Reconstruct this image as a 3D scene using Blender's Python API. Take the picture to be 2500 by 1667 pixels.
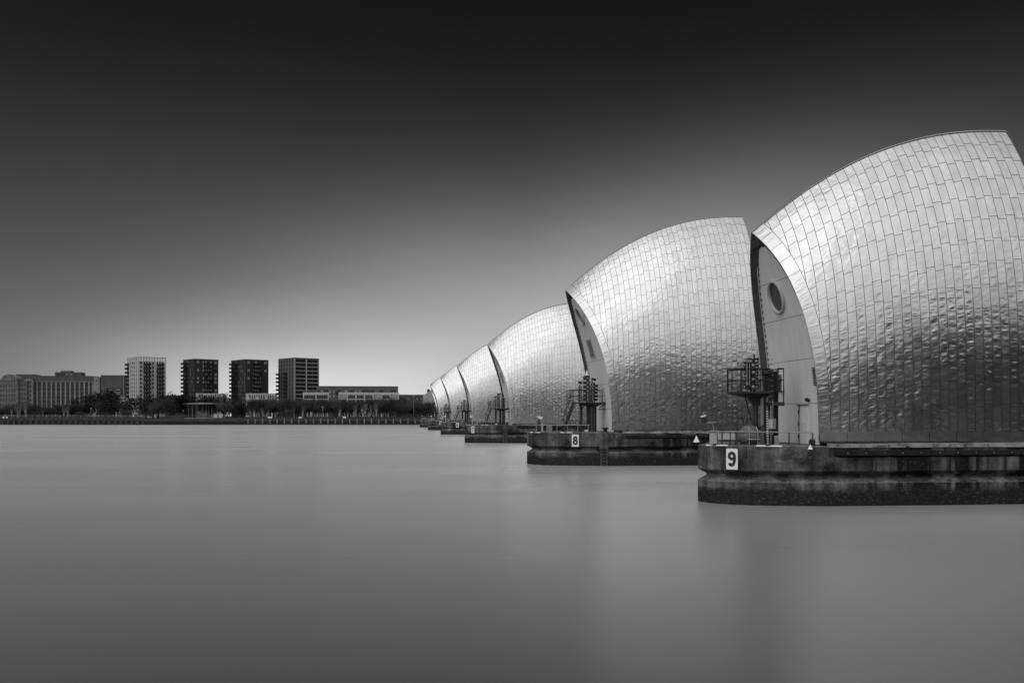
import bpy, math, random
import numpy as np
from mathutils import Vector, Matrix

for o in list(bpy.data.objects):
    bpy.data.objects.remove(o, do_unlink=True)
SC = bpy.context.scene
COL = SC.collection
RND = random.Random(7)
R = math.radians

# ------------------------------------------------------------------ camera
CAM_H = 4.41
YAW = 7.31                       # degrees to the right of the row of piers (+Y)
FPX = 2400.0                     # focal length in pixels of the 2500 px frame
YH = 1014.7                      # horizon row in that frame
cd = bpy.data.cameras.new('camera')
cam = bpy.data.objects.new('camera', cd)
COL.objects.link(cam)
cam.location = (0, 0, CAM_H)
cam.rotation_euler = (R(90), 0, -R(YAW))
cd.sensor_width = 36.0
cd.lens = 36.0 * FPX / 2500.0
cd.shift_y = (YH - 833.5) / 2500.0
cd.clip_start = 0.1
cd.clip_end = 6000
SC.camera = cam

# ------------------------------------------------------------------ light and sky
SUN_AZ, SUN_EL = 236.0, 42.0     # azimuth clockwise from +Y: to the left of and behind the camera
SKY_AZ, SKY_EL = 197.0, 57.0     # middle of the bright overcast overhead and behind


def sky_dir(az, el):
    a, e = R(az), R(el)
    return Vector((math.sin(a) * math.cos(e), math.cos(a) * math.cos(e), math.sin(e)))


world = bpy.data.worlds.new('World')
SC.world = world
world.use_nodes = True
wn, wl = world.node_tree.nodes, world.node_tree.links
wn.clear()


def wmath(op, a, b=None, c=None):
    n = wn.new('ShaderNodeMath')
    n.operation = op
    for i, v in enumerate((a, b, c)):
        if v is None:
            continue
        if isinstance(v, (int, float)):
            n.inputs[i].default_value = v
        else:
            wl.new(v, n.inputs[i])
    return n.outputs[0]


tc = wn.new('ShaderNodeTexCoord')
sx = wn.new('ShaderNodeSeparateXYZ')
wl.new(tc.outputs['Generated'], sx.inputs[0])
DEG = 180 / math.pi
el = wmath('MULTIPLY', wmath('ARCSINE', sx.outputs[2]), DEG)
az = wmath('MULTIPLY', wmath('ARCTAN2', sx.outputs[0], sx.outputs[1]), DEG)
# the pale band low in the north, fading upwards and to both sides
GLOW_BASE = 0.002


def glow_lobe(amp, az0, el0, sa, se):
    e2 = wmath('POWER', wmath('DIVIDE', wmath('SUBTRACT', el, el0), se), 2.0)
    a2 = wmath('POWER', wmath('DIVIDE', wmath('SUBTRACT', az, az0), sa), 2.0)
    return wmath('MULTIPLY', wmath('EXPONENT', wmath('MULTIPLY', wmath('ADD', e2, a2), -0.5)), amp)


tail = wmath('MULTIPLY', wmath('EXPONENT', wmath('MULTIPLY', wmath('POWER', wmath('DIVIDE', wmath('MAXIMUM', el, 0.0), 10.8), 1.75), -1.0)), 0.18)
fwd = wmath('EXPONENT', wmath('MULTIPLY', wmath('POWER', wmath('DIVIDE', wmath('SUBTRACT', az, 6.0), 60.0), 2.0), -0.5))
rise = wmath('ADD', 5.0, wmath('MULTIPLY', wmath('MAXIMUM', wmath('SUBTRACT', az, 8.0), 0.0), 0.2))   # the patch climbs to the east
glow = wmath('ADD', wmath('MULTIPLY', tail, fwd), wmath('ADD', glow_lobe(0.55, -4.0, 0.0, 8.0, 3.0), glow_lobe(0.26, 12.0, rise, 11.4, 4.0)))
# faint drawn-out cloud in the long exposure
cmap = wn.new('ShaderNodeMapping')
cmap.inputs['Scale'].default_value = (2.2, 2.2, 5.0)
wl.new(tc.outputs['Generated'], cmap.inputs[0])
cno = wn.new('ShaderNodeTexNoise')
cno.inputs['Scale'].default_value = 1.6
cno.inputs['Detail'].default_value = 2.5
wl.new(cmap.outputs[0], cno.inputs['Vector'])
glow = wmath('MULTIPLY', glow, wmath('ADD', wmath('MULTIPLY', cno.outputs['Fac'], 0.36), 0.82))
# the thin overcast lit by the hidden sun, behind the camera
SUN_A, SUN_S = 1.02, 52.0
dotn = wn.new('ShaderNodeVectorMath')
dotn.operation = 'DOT_PRODUCT'
wl.new(tc.outputs['Generated'], dotn.inputs[0])
dotn.inputs[1].default_value = sky_dir(SKY_AZ, SKY_EL)
ang = wmath('MULTIPLY', wmath('ARCCOSINE', dotn.outputs['Value']), DEG)
lobe = wmath('MULTIPLY', wmath('EXPONENT', wmath('MULTIPLY', wmath('POWER', wmath('DIVIDE', ang, SUN_S), 4.0), -0.5)), SUN_A)
sky = wn.new('ShaderNodeTexSky')
sky.sky_type = 'NISHITA'
sky.sun_disc = False
sky.sun_elevation = R(SUN_EL)
sky.sun_rotation = R(SUN_AZ)
bw = wn.new('ShaderNodeRGBToBW')
wl.new(sky.outputs[0], bw.inputs[0])
tot = wmath('ADD', wmath('ADD', glow, lobe), wmath('ADD', wmath('MULTIPLY', bw.outputs[0], 0.0003), GLOW_BASE))
bg = wn.new('ShaderNodeBackground')
wl.new(tot, bg.inputs['Color'])
bg.inputs['Strength'].default_value = 1.0
wo = wn.new('ShaderNodeOutputWorld')
wl.new(bg.outputs[0], wo.inputs[0])

sl = bpy.data.lights.new('sun', 'SUN')
sl.energy = 0.75
sl.angle = R(85)
sl.color = (1, 1, 1)
sun = bpy.data.objects.new('sun', sl)
COL.objects.link(sun)
sun.rotation_euler = sky_dir(SUN_AZ, SUN_EL).to_track_quat('Z', 'Y').to_euler()
sun.location = (-40, -60, 90)

SC.view_settings.view_transform = 'Standard'
SC.view_settings.look = 'None'
SC.view_settings.exposure = 0
SC.view_settings.gamma = 1
SC.view_settings.use_curve_mapping = False

# ------------------------------------------------------------------ helpers


def at(px, py, Y):
    """World point seen at pixel (px, py) of the 2500 px frame, on the plane at distance Y."""
    t = math.tan(math.atan((px - 1250) / FPX) + R(YAW))
    X = Y * t
    Z = Y * math.cos(R(YAW)) + X * math.sin(R(YAW))
    return Vector((X, Y, CAM_H - (py - YH) * Z / FPX))


def proj(p):
    Z = p[1] * math.cos(R(YAW)) + p[0] * math.sin(R(YAW))
    x = p[0] * math.cos(R(YAW)) - p[1] * math.sin(R(YAW))
    return 1250 + FPX * x / Z, YH - FPX * (p[2] - CAM_H) / Z


class MB:
    """Collects faces and links them as one mesh object."""

    def __init__(self):
        self.v, self.f, self.s, self.m, self.a, self.uv = [], [], [], [], [], []

    def add(self, verts, faces, smooth=False, mat=0, attr=None):
        k = len(self.v)
        self.v += [tuple(p) for p in verts]
        self.a += [0.0 if attr is None else attr] * len(verts)
        self.f += [tuple(i + k for i in f) for f in faces]
        self.s += [smooth] * len(faces)
        self.m += [mat] * len(faces)
        return self

    def box(self, c, s, rz=0.0, mat=0, rx=0.0, ry=0.0):
        hx, hy, hz = s[0] / 2, s[1] / 2, s[2] / 2
        M = Matrix.Rotation(rz, 3, 'Z') @ Matrix.Rotation(ry, 3, 'Y') @ Matrix.Rotation(rx, 3, 'X')
        vs = []
        for z in (-hz, hz):
            for x, y in ((-hx, -hy), (hx, -hy), (hx, hy), (-hx, hy)):
                vs.append(Vector(c) + M @ Vector((x, y, z)))
        return self.add(vs, [(3, 2, 1, 0), (4, 5, 6, 7), (0, 1, 5, 4), (1, 2, 6, 5), (2, 3, 7, 6), (3, 0, 4, 7)], mat=mat)

    def bx(self, x0, x1, y0, y1, z0, z1, mat=0):
        return self.box(((x0 + x1) / 2, (y0 + y1) / 2, (z0 + z1) / 2), (x1 - x0, y1 - y0, z1 - z0), mat=mat)

    def tube(self, p0, p1, r, n=8, r1=None, mat=0, caps=True):
        p0, p1 = Vector(p0), Vector(p1)
        r1 = r if r1 is None else r1
        d = (p1 - p0).normalized()
        u = d.orthogonal().normalized()
        w = d.cross(u)
        vs = []
        for p, q in ((p0, r), (p1, r1)):
            for i in range(n):
                a = 2 * math.pi * i / n
                vs.append(p + (u * math.cos(a) + w * math.sin(a)) * q)
        fs = [(i, (i + 1) % n, n + (i + 1) % n, n + i) for i in range(n)]
        self.add(vs, fs, smooth=n > 5, mat=mat)
        if caps:
            self.add(vs[:n], [tuple(range(n - 1, -1, -1))], mat=mat)
            self.add(vs[n:], [tuple(range(n))], mat=mat)
        return self

    def path(self, pts, r, n=7, mat=0):
        for a, b in zip(pts[:-1], pts[1:]):
            self.tube(a, b, r, n, mat=mat)
        return self

    def lathe(self, c, prof, n=20, axis='Z', mat=0):
        c = Vector(c)
        vs = []
        for r, h in prof:
            for i in range(n):
                a = 2 * math.pi * i / n
                x, y = r * math.cos(a), r * math.sin(a)
                if axis == 'Z':
                    q = (x, y, h)
                elif axis == 'X':
                    q = (h, x, y)
                else:
                    q = (x, h, y)
                vs.append(c + Vector(q))
        fs = []
        for j in range(len(prof) - 1):
            for i in range(n):
                fs.append((j * n + i, j * n + (i + 1) % n, (j + 1) * n + (i + 1) % n, (j + 1) * n + i))
        return self.add(vs, fs, smooth=True, mat=mat)

    def prism(self, poly, z0, z1, mat=0, top=True, bottom=False):
        n = len(poly)
        vs = [(x, y, z0) for x, y in poly] + [(x, y, z1) for x, y in poly]
        self.add(vs, [(i, (i + 1) % n, n + (i + 1) % n, n + i) for i in range(n)], mat=mat)
        if top:
            self.add(vs[n:], [tuple(range(n))], mat=mat)
        if bottom:
            self.add(vs[:n], [tuple(range(n - 1, -1, -1))], mat=mat)
        return self

    def mesh(self, name, mats, off=(0, 0, 0), attr=False):
        me = bpy.data.meshes.new(name)
        ox, oy, oz = off
        me.from_pydata([(x - ox, y - oy, z - oz) for x, y, z in self.v], [], self.f)
        me.polygons.foreach_set('use_smooth', self.s)
        mats = mats if isinstance(mats, (list, tuple)) else [mats]
        for m in mats:
            me.materials.append(m)
        if len(mats) > 1:
            me.polygons.foreach_set('material_index', self.m)
        if attr:
            at_ = me.attributes.new('rnd', 'FLOAT', 'POINT')
            at_.data.foreach_set('value', self.a)
            uv = self.uv if len(self.uv) == len(self.v) else [(0.5, 0.5)] * len(self.v)
            for nm, k in (('pu', 0), ('pv', 1)):
                at_ = me.attributes.new(nm, 'FLOAT', 'POINT')
                at_.data.foreach_set('value', [q[k] for q in uv])
        me.update()
        return me

    def build(self, name, mats, parent=None, off=(0, 0, 0), attr=False, loc=None):
        o = bpy.data.objects.new(name, self.mesh(name, mats, off, attr))
        COL.objects.link(o)
        if parent is not None:
            o.parent = parent
        if loc is not None:
            o.location = loc
        return o


def link(name, mesh, parent=None, loc=(0, 0, 0), rz=0.0):
    o = bpy.data.objects.new(name, mesh)
    COL.objects.link(o)
    o.parent = parent
    o.location = loc
    o.rotation_euler = (0, 0, rz)
    return o


def tag(o, label=None, cat=None, group=None, kind=None):
    if label:
        o['label'] = label
    if cat:
        o['category'] = cat
    if group:
        o['group'] = group
    if kind:
        o['kind'] = kind
    return o


def thing(name, label, cat, loc, rz=0.0, group=None):
    o = bpy.data.objects.new(name, None)
    COL.objects.link(o)
    o.empty_display_size = 0.3
    o.location = loc
    o.rotation_euler = (0, 0, rz)
    return tag(o, label, cat, group)


def copy_tree(o, parent=None):
    c = o.copy()
    COL.objects.link(c)
    c.parent = parent
    for ch in [x for x in ALL_CHILDREN(o)]:
        copy_tree(ch, c)
    return c


def ALL_CHILDREN(o):
    return list(o.children)


def copy_thing(o, loc, label, group=None):
    c = copy_tree(o)
    c.location = loc
    c['label'] = label
    if group:
        c['group'] = group
    return c


# ------------------------------------------------------------------ materials


class NT:
    def __init__(self, name):
        self.m = bpy.data.materials.new(name)
        self.m.use_nodes = True
        self.n, self.l = self.m.node_tree.nodes, self.m.node_tree.links
        self.p = self.n['Principled BSDF']

    def node(self, t, **kw):
        n = self.n.new(t)
        for k, v in kw.items():
            setattr(n, k, v)
        return n

    def put(self, sock, v):
        if isinstance(v, (int, float)):
            try:
                sock.default_value = v
            except (TypeError, ValueError):
                sock.default_value = (v, v, v, 1) if len(sock.default_value) == 4 else (v, v, v)
        elif isinstance(v, (tuple, list)):
            sock.default_value = v
        else:
            self.l.new(v, sock)

    def math(self, op, a, b=None, c=None, clamp=False):
        n = self.node('ShaderNodeMath', operation=op, use_clamp=clamp)
        for i, v in enumerate((a, b, c)):
            if v is not None:
                self.put(n.inputs[i], v)
        return n.outputs[0]

    def pos(self):
        return self.node('ShaderNodeNewGeometry').outputs['Position']

    def obj(self):
        return self.node('ShaderNodeTexCoord').outputs['Object']

    def scale(self, vec, s, add=None):
        n = self.node('ShaderNodeVectorMath', operation='MULTIPLY')
        self.put(n.inputs[0], vec)
        n.inputs[1].default_value = s
        out = n.outputs[0]
        if add is not None:
            k = self.node('ShaderNodeVectorMath', operation='ADD')
            self.l.new(out, k.inputs[0])
            self.put(k.inputs[1], add)
            out = k.outputs[0]
        return out

    def noise(self, vec, scale=1.0, detail=3.0, rough=0.55):
        n = self.node('ShaderNodeTexNoise')
        self.put(n.inputs['Vector'], vec)
        n.inputs['Scale'].default_value = scale
        n.inputs['Detail'].default_value = detail
        n.inputs['Roughness'].default_value = rough
        return n.outputs['Fac']

    def ramp(self, fac, stops):
        n = self.node('ShaderNodeValToRGB')
        self.l.new(fac, n.inputs[0])
        el_ = n.color_ramp.elements
        while len(el_) < len(stops):
            el_.new(0.5)
        for e, (p, v) in zip(el_, stops):
            e.position = p
            e.color = (v, v, v, 1)
        return n.outputs[0]

    def mix(self, f, a, b):
        n = self.node('ShaderNodeMix', data_type='FLOAT')
        self.put(n.inputs[0], f)
        self.put(n.inputs[2], a)
        self.put(n.inputs[3], b)
        return n.outputs[0]

    def bump(self, h, strength=0.3, dist=0.01):
        n = self.node('ShaderNodeBump')
        n.inputs['Strength'].default_value = strength
        n.inputs['Distance'].default_value = dist
        self.l.new(h, n.inputs['Height'])
        self.l.new(n.outputs[0], self.p.inputs['Normal'])
        return n

    def set(self, base=None, rough=None, metal=None, spec=None):
        if base is not None:
            self.put(self.p.inputs['Base Color'], base)
        if rough is not None:
            self.put(self.p.inputs['Roughness'], rough)
        if metal is not None:
            self.put(self.p.inputs['Metallic'], metal)
        if spec is not None:
            self.put(self.p.inputs['Specular IOR Level'], spec)
        return self


def plain(name, v, rough=0.6, metal=0.0, var=0.25, sc=3.0, spec=0.5):
    t = NT(name)
    n = t.noise(t.obj(), sc, 4)
    t.set(t.ramp(n, [(0.25, v * (1 - var)), (0.75, v * (1 + var))]), rough, metal, spec)
    return t.m


M = {}
# stainless roof panels: brushed, gently buckled sheet
t = NT('steel_panel')
at_ = t.node('ShaderNodeAttribute', attribute_name='rnd')
rn = at_.outputs['Fac']
off = t.node('ShaderNodeCombineXYZ')
t.put(off.inputs[0], t.math('MULTIPLY', rn, 37.0))
t.put(off.inputs[2], t.math('MULTIPLY', rn, 91.0))
pu = t.node('ShaderNodeAttribute', attribute_name='pu').outputs['Fac']
pv = t.node('ShaderNodeAttribute', attribute_name='pv').outputs['Fac']
sv = t.node('ShaderNodeCombineXYZ')
t.put(sv.inputs[0], t.math('ADD', t.math('MULTIPLY', rn, 173.0), t.math('MULTIPLY', pu, 0.75)))
t.put(sv.inputs[1], t.math('MULTIPLY', pv, 4.2))
t.put(sv.inputs[2], t.math('MULTIPLY', rn, 61.0))
env = t.math('MULTIPLY', t.math('MULTIPLY', pu, t.math('SUBTRACT', 1.0, pu)), 4.0)
dent = t.noise(sv.outputs[0], 1.0, 1.6, 0.5)
amp = t.math('ADD', 0.45, t.math('FRACT', t.math('MULTIPLY', rn, 17.0)))
v1 = t.scale(t.pos(), (1.1, 1.1, 1.6), off.outputs[0])
warp = t.noise(v1, 1.0, 1.5, 0.45)
h = t.math('ADD', t.math('MULTIPLY', t.math('MULTIPLY', t.math('SUBTRACT', dent, 0.49), env), amp), t.math('MULTIPLY', warp, 0.55))
t.bump(h, 1.0, 0.033)
grime = t.noise(t.scale(t.pos(), (1.3, 1.3, 0.35)), 1.0, 5, 0.6)
tone = t.math('ADD', t.math('MULTIPLY', t.ramp(grime, [(0.3, 0.55), (0.7, 0.67)]), 1.0), t.math('MULTIPLY', t.math('SUBTRACT', rn, 0.5), 0.05))
t.set(tone, t.math('ADD', 0.19, t.math('ADD', t.math('MULTIPLY', rn, 0.015), t.math('MULTIPLY', t.noise(t.pos(), 0.5, 3), 0.06))), 1.0)
M['steel'] = t.m
M['under'] = plain('steel_underlay', 0.06, 0.7)
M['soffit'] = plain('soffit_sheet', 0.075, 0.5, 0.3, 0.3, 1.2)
t = NT('ribbed_cladding')
w = t.node('ShaderNodeTexWave', wave_type='BANDS', bands_direction='Y')
t.put(w.inputs['Vector'], t.obj())
w.inputs['Scale'].default_value = 1.6
st = t.noise(t.scale(t.pos(), (3, 3, 0.25)), 1.0, 4)
t.set(t.mix(t.math('MULTIPLY', w.outputs['Fac'], 0.2), t.ramp(st, [(0.3, 0.64), (0.7, 0.74)]), 0.4), 0.55, 0.0)
t.bump(w.outputs['Fac'], 0.5, 0.02)
M['ribbed'] = t.m

# weathered concrete: streaks, blotches, and a dark weed line near the water
t = NT('concrete')
P = t.pos()
sep = t.node('ShaderNodeSeparateXYZ')
t.l.new(P, sep.inputs[0])
zz = sep.outputs[2]
big = t.noise(t.scale(P, (0.55, 0.55, 0.75)), 1.0, 6, 0.6)
streak = t.noise(t.scale(P, (1.1, 1.1, 0.16)), 1.0, 5, 0.6)
streak2 = t.noise(t.scale(P, (4.5, 4.5, 0.3)), 1.0, 3, 0.6)
fine = t.noise(t.scale(P, (7, 7, 7)), 1.0, 5, 0.7)
base = t.ramp(streak, [(0.30, 0.022), (0.42, 0.075), (0.55, 0.15), (0.70, 0.23)])
base = t.math('MULTIPLY', base, t.ramp(big, [(0.36, 0.2), (0.48, 0.85), (0.62, 1.5)]))
base = t.math('MULTIPLY', base, t.ramp(fine, [(0.3, 0.65), (0.7, 1.3)]))
base = t.math('MULTIPLY', base, t.ramp(streak2, [(0.35, 0.75), (0.6, 1.1)]))
# black runs below the fender beams along the flanks
runs = t.noise(t.scale(P, (0.9, 0.9, 0.05)), 1.0, 5, 0.62)
runf = t.math('MULTIPLY', t.ramp(runs, [(0.47, 1.0), (0.54, 0.0)]), t.math('MULTIPLY', t.math('SUBTRACT', sep.outputs[0], 22.0), 0.5, clamp=True))
base = t.math('MULTIPLY', base, t.math('SUBTRACT', 1.0, t.math('MULTIPLY', runf, 0.94)))
# lichen on ledges that face the sky
sn = t.node('ShaderNodeSeparateXYZ')
t.l.new(t.node('ShaderNodeNewGeometry').outputs['Normal'], sn.inputs[0])
led = t.math('MULTIPLY', t.ramp(sn.outputs[2], [(0.35, 0.0), (0.6, 1.0)]), t.ramp(fine, [(0.4, 0.15), (0.62, 1.0)]))
base = t.math('ADD', base, t.math('MULTIPLY', led, 0.11))
# lighter lichen flecks
fl = t.noise(t.scale(P, (9, 9, 9)), 1.0, 4, 0.7)
base = t.math('ADD', base, t.math('MULTIPLY', t.ramp(fl, [(0.6, 0.0), (0.66, 1.0)]), 0.11))
# tide line of weed
edge = t.math('ADD', zz, t.math('MULTIPLY', t.math('SUBTRACT', t.noise(t.scale(P, (0.55, 0.55, 1.2)), 1.0, 6, 0.65), 0.5), 1.1))
wet = t.ramp(edge, [(0.66, 1.0), (0.98, 0.0)])
wet.node.color_ramp.interpolation = 'EASE'
weed = t.ramp(t.noise(t.scale(P, (6, 6, 9)), 1.0, 5, 0.7), [(0.42, 0.005), (0.56, 0.012), (0.66, 0.07)])
base = t.math('MULTIPLY', base, 0.72)
col = t.mix(wet, base, weed)
t.set(col, t.mix(wet, 0.85, 0.6), 0.0, 0.3)
t.bump(t.math('ADD', fine, t.math('MULTIPLY', fl, 0.5)), 0.6, 0.03)
M['concrete'] = t.m
t = NT('kerb_stone')
P = t.pos()
n1 = t.noise(t.scale(P, (1.2, 1.2, 3)), 1.0, 5, 0.65)
t.set(t.ramp(n1, [(0.35, 0.05), (0.47, 0.24), (0.65, 0.38)]), 0.85, 0, 0.3)
M['kerb'] = t.m
M['timber'] = plain('tarred_timber', 0.018, 0.8, 0, 0.5, 2.0, 0.2)
M['dark'] = plain('dark_painted_steel', 0.022, 0.55, 0, 0.35, 5)
M['black'] = plain('black_housing', 0.008, 0.5, 0, 0.2)
M['galv'] = plain('galvanised_steel', 0.30, 0.5, 0.5, 0.2, 6)
M['grey'] = plain('grey_paint', 0.22, 0.6, 0, 0.25, 4)
M['midgrey'] = plain('tank_grey_paint', 0.10, 0.6, 0, 0.35, 3)
M['white'] = plain('white_paint', 0.78, 0.5, 0, 0.06, 4)
M['offwhite'] = plain('pale_paint', 0.45, 0.55, 0, 0.12, 4)
M['digit'] = plain('black_digit_paint', 0.012, 0.6, 0, 0.1)
M['lens'] = plain('lamp_lens', 0.55, 0.15, 0, 0.1)
t = NT('dark_glass')
t.set(0.03, 0.1, 0.0, 0.5)
M['glass'] = t.m
t = NT('barrier_stripes')
w = t.node('ShaderNodeTexWave', wave_type='BANDS', bands_direction='DIAGONAL', wave_profile='SIN')
t.put(w.inputs['Vector'], t.scale(t.obj(), (1, 1, 1.6)))
w.inputs['Scale'].default_value = 3.2
rr = t.ramp(w.outputs['Fac'], [(0.48, 0.015), (0.52, 0.6)])
t.set(rr, 0.6)
M['stripe'] = t.m

# river smoothed by the long exposure
t = NT('river_water')
P = t.pos()
wv = t.noise(t.scale(P, (0.012, 0.07, 0.0)), 1.0, 2, 0.5)
dif = t.node('ShaderNodeBsdfDiffuse')
t.put(dif.inputs['Color'], t.ramp(wv, [(0.3, 0.008), (0.7, 0.014)]))
glo = t.node('ShaderNodeBsdfGlossy', distribution='MULTI_GGX')
t.put(glo.inputs['Color'], 0.95)
t.put(glo.inputs['Roughness'], t.ramp(wv, [(0.3, 0.25), (0.7, 0.33)]))
lw = t.node('ShaderNodeFresnel')
lw.inputs['IOR'].default_value = 1.42
mx = t.node('ShaderNodeMixShader')
t.l.new(lw.outputs[0], mx.inputs[0])
t.l.new(dif.outputs[0], mx.inputs[1])
t.l.new(glo.outputs[0], mx.inputs[2])
shn = t.node('ShaderNodeBsdfSheen')            # sheen layer added to brighten the water at low view angles
t.put(shn.inputs['Color'], 0.52)
shn.inputs['Roughness'].default_value = 0.35
ads = t.node('ShaderNodeAddShader')
t.l.new(mx.outputs[0], ads.inputs[0])
t.l.new(shn.outputs[0], ads.inputs[1])
t.l.new(ads.outputs[0], t.n['Material Output'].inputs['Surface'])
M['water'] = t.m

# ------------------------------------------------------------------ the setting
ZD = 2.93                         # deck level of the piers above the water


def sheet(name, pts, z, mat):
    m = MB()
    m.add([(x, y, z) for x, y in pts], [tuple(range(len(pts)))])
    return tag(m.build(name, mat), kind='structure')


river = sheet('river', [(-2600, 2.5), (2600, 2.5), (2600, 900), (-2600, 900)], 0.0, M['water'])

# ------------------------------------------------------------------ barrier piers


class Shell:
    """The hooded steel roof of one pier: y is measured from the pier's centre line, -y faces the camera."""

    def __init__(s, xt, zt, xa, za, xb, W, dW, rows, p=3.5):
        s.xt, s.zt, s.xa, s.za, s.xb, s.W, s.dW, s.rows, s.p = xt, zt, xa, za, xb, W, dW, rows, p
        s.zb = 3.13
        sg = np.linspace(0, 1, 200)
        xo = np.array([s.xo(v) for v in sg])
        z = s.zb + sg * (s.zt - s.zb)
        zr = np.array([s.ridge(x) for x in xo])
        s.tab_s = (z - s.zb) / (zr - s.zb)
        s.tab_x = xo

    def ridge(s, X):
        u = min(max((X - s.xt) / (s.xa - s.xt), 0), 1)
        return s.zt + (s.za - s.zt) * (1 - (1 - u) ** 2.2)

    def xo(s, sg):
        return s.xt + (s.xb - s.xt) * (1 - sg ** 2.2)

    def edge(s, v):
        return float(np.interp(v, s.tab_s, s.tab_x))

    def width(s, X):
        u = min(max((X - s.xt) / (s.xa - s.xt), 0), 1)
        return s.W + s.dW * (1 - (1 - u) ** 2)

    def pt(s, X, v, side=-1):
        zr = s.ridge(X)
        w = s.width(X) * (1 - max(v, 0) ** s.p)
        return Vector((X, side * w, s.zb + v * (zr - s.zb)))

    def nrm(s, X, v, side=-1):
        e = 1e-3
        dx = s.pt(min(X + 0.02, s.xa), v, side) - s.pt(X - 0.02, v, side)
        dv = s.pt(X, min(v + e, 1), side) - s.pt(X, v - e, side)
        n = dx.cross(dv)
        if n.y * side < 0:
            n = -n
        return n.normalized()

    def wz(s, X, z):
        v = (z - s.zb) / (s.ridge(X) - s.zb)
        return s.width(X) * (1 - min(max(v, 0), 1) ** s.p)

    def sgrid(s):
        """Row joints spaced evenly along the curve of the tallest section."""
        vs = np.linspace(0, 1, 400)
        X = s.xa - 3
        pts = np.array([s.pt(X, v)[:] for v in vs])
        L = np.concatenate([[0], np.cumsum(np.linalg.norm(np.diff(pts, axis=0), axis=1))])
        return lambda q: float(np.interp(q, L / L[-1], vs)), L[-1]


def panel(S, xl, xr, va, vb, side, rnd, mb, base=0.03, nu=2, nv=4, lap=0.012):
    """One sheet: xl(v), xr(v) are its side edges; a shallow tray with turned-down edges."""
    tone = rnd.random()
    c = [rnd.uniform(-0.0022, 0.0022) for _ in range(4)]
    pil = rnd.uniform(-0.0015, 0.002)
    top, low = [], []
    for j in range(nv + 1):
        b = j / nv
        v = va + (vb - va) * b
        x0, x1 = xl(v), xr(v)
        for i in range(nu + 1):
            a = i / nu
            X = x0 + (x1 - x0) * a
            p, n = S.pt(X, v, side), S.nrm(X, v, side)
            o = (c[0] * (1 - a) + c[1] * a) * (1 - b) + (c[2] * (1 - a) + c[3] * a) * b
            o += pil * 16 * a * (1 - a) * b * (1 - b) + base + lap * (1 - b)
            top.append(p + n * o)
            low.append(p - n * 0.01)
    k = nu + 1
    fs = [(j * k + i, j * k + i + 1, (j + 1) * k + i + 1, (j + 1) * k + i) for j in range(nv) for i in range(nu)]
    if side > 0:
        fs = [f[::-1] for f in fs]
    mb.add(top, fs, smooth=True, attr=tone)
    mb.uv = [(i / nu, j / nv * max(abs(vb - va) * 14.0, 0.4)) for j in range(nv + 1) for i in range(nu + 1)]
    ring = [i for i in range(k)] + [j * k + nu for j in range(1, nv + 1)] + [nv * k + i for i in range(nu - 1, -1, -1)] + [j * k for j in range(nv - 1, 0, -1)]
    n = len(ring)
    vs = [top[i] for i in ring] + [low[i] for i in ring]
    fr = [(n + i, n + (i + 1) % n, (i + 1) % n, i) for i in range(n)]
    if side > 0:
        fr = [f[::-1] for f in fr]
    mb.add(vs, fr, attr=tone)
    mb.uv += [(0.0, 0.0)] * len(vs)
    a, b = top[nu // 2], top[len(top) // 2]
    return top


def shell_panels(S, side, seed):
    """All the sheets of one flank as separate builders: [(MB, corner points)]."""
    rnd = random.Random(seed)
    q2v, L = S.sgrid()
    pitch, g = 0.475, 0.013
    bw = 0.62
    out = []
    gv = 0.011 / L
    v0 = (3.62 - S.zb) / (S.za - S.zb)          # sheets start above the skirt
    q0 = np.interp(v0, [q2v(q) for q in np.linspace(0, 1, 200)], np.linspace(0, 1, 200))
    inner = lambda v: S.edge(v) + bw
    # border strip round the opening
    nb = S.rows - 2
    for j in range(nb):
        a, b = q0 + (1 - q0) * j / nb, q0 + (1 - q0) * (j + 1) / nb
        va, vb = q2v(a) + gv, q2v(b) - gv
        mb = MB()
        top = panel(S, lambda v: S.edge(v), lambda v: inner(v) - g, va, min(vb, 0.997), side, rnd, mb, base=0.045)
        out.append((mb, top))
    ncol = int((S.xa - S.xt) / pitch)
    x0 = S.xa - ncol * pitch
    for i in range(ncol):
        xa_, xb_ = x0 + i * pitch, x0 + (i + 1) * pitch
        sh = (0.0 if i % 2 else 0.15) + rnd.uniform(-0.03, 0.03)
        qs = [q0] + [q0 + (1 - q0) * (j + sh) / S.rows for j in range(1, S.rows)] + [1.0]
        for a, b in zip(qs[:-1], qs[1:]):
            va, vb = q2v(a) + gv, min(q2v(b) - gv, 0.997)
            xl = lambda v: max(xa_ + g, inner(v) + g)
            xr = lambda v: max(xb_ - g, inner(v) + g)
            if max(xr(v) - xl(v) for v in (va, (va + vb) / 2, vb)) < 0.03:
                continue
            mb = MB()
            top = panel(S, xl, xr, va, vb, side, rnd, mb)
            out.append((mb, top))
    return out


def area_px(top):
    q = [proj(p) for p in (top[0], top[2], top[-1], top[-3])]
    cx = sum(p[0] for p in q) / 4
    a = 0
    for i in range(4):
        a += q[i][0] * q[(i + 1) % 4][1] - q[(i + 1) % 4][0] * q[i][1]
    return abs(a) / 2, cx


def merge(parts):
    m = MB()
    for p in parts:
        k = len(m.v)
        m.v += p.v
        m.a += p.a
        m.uv += p.uv
        m.s += p.s
        m.m += p.m
        m.f += [tuple(i + k for i in f) for f in p.f]
    return m


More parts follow.
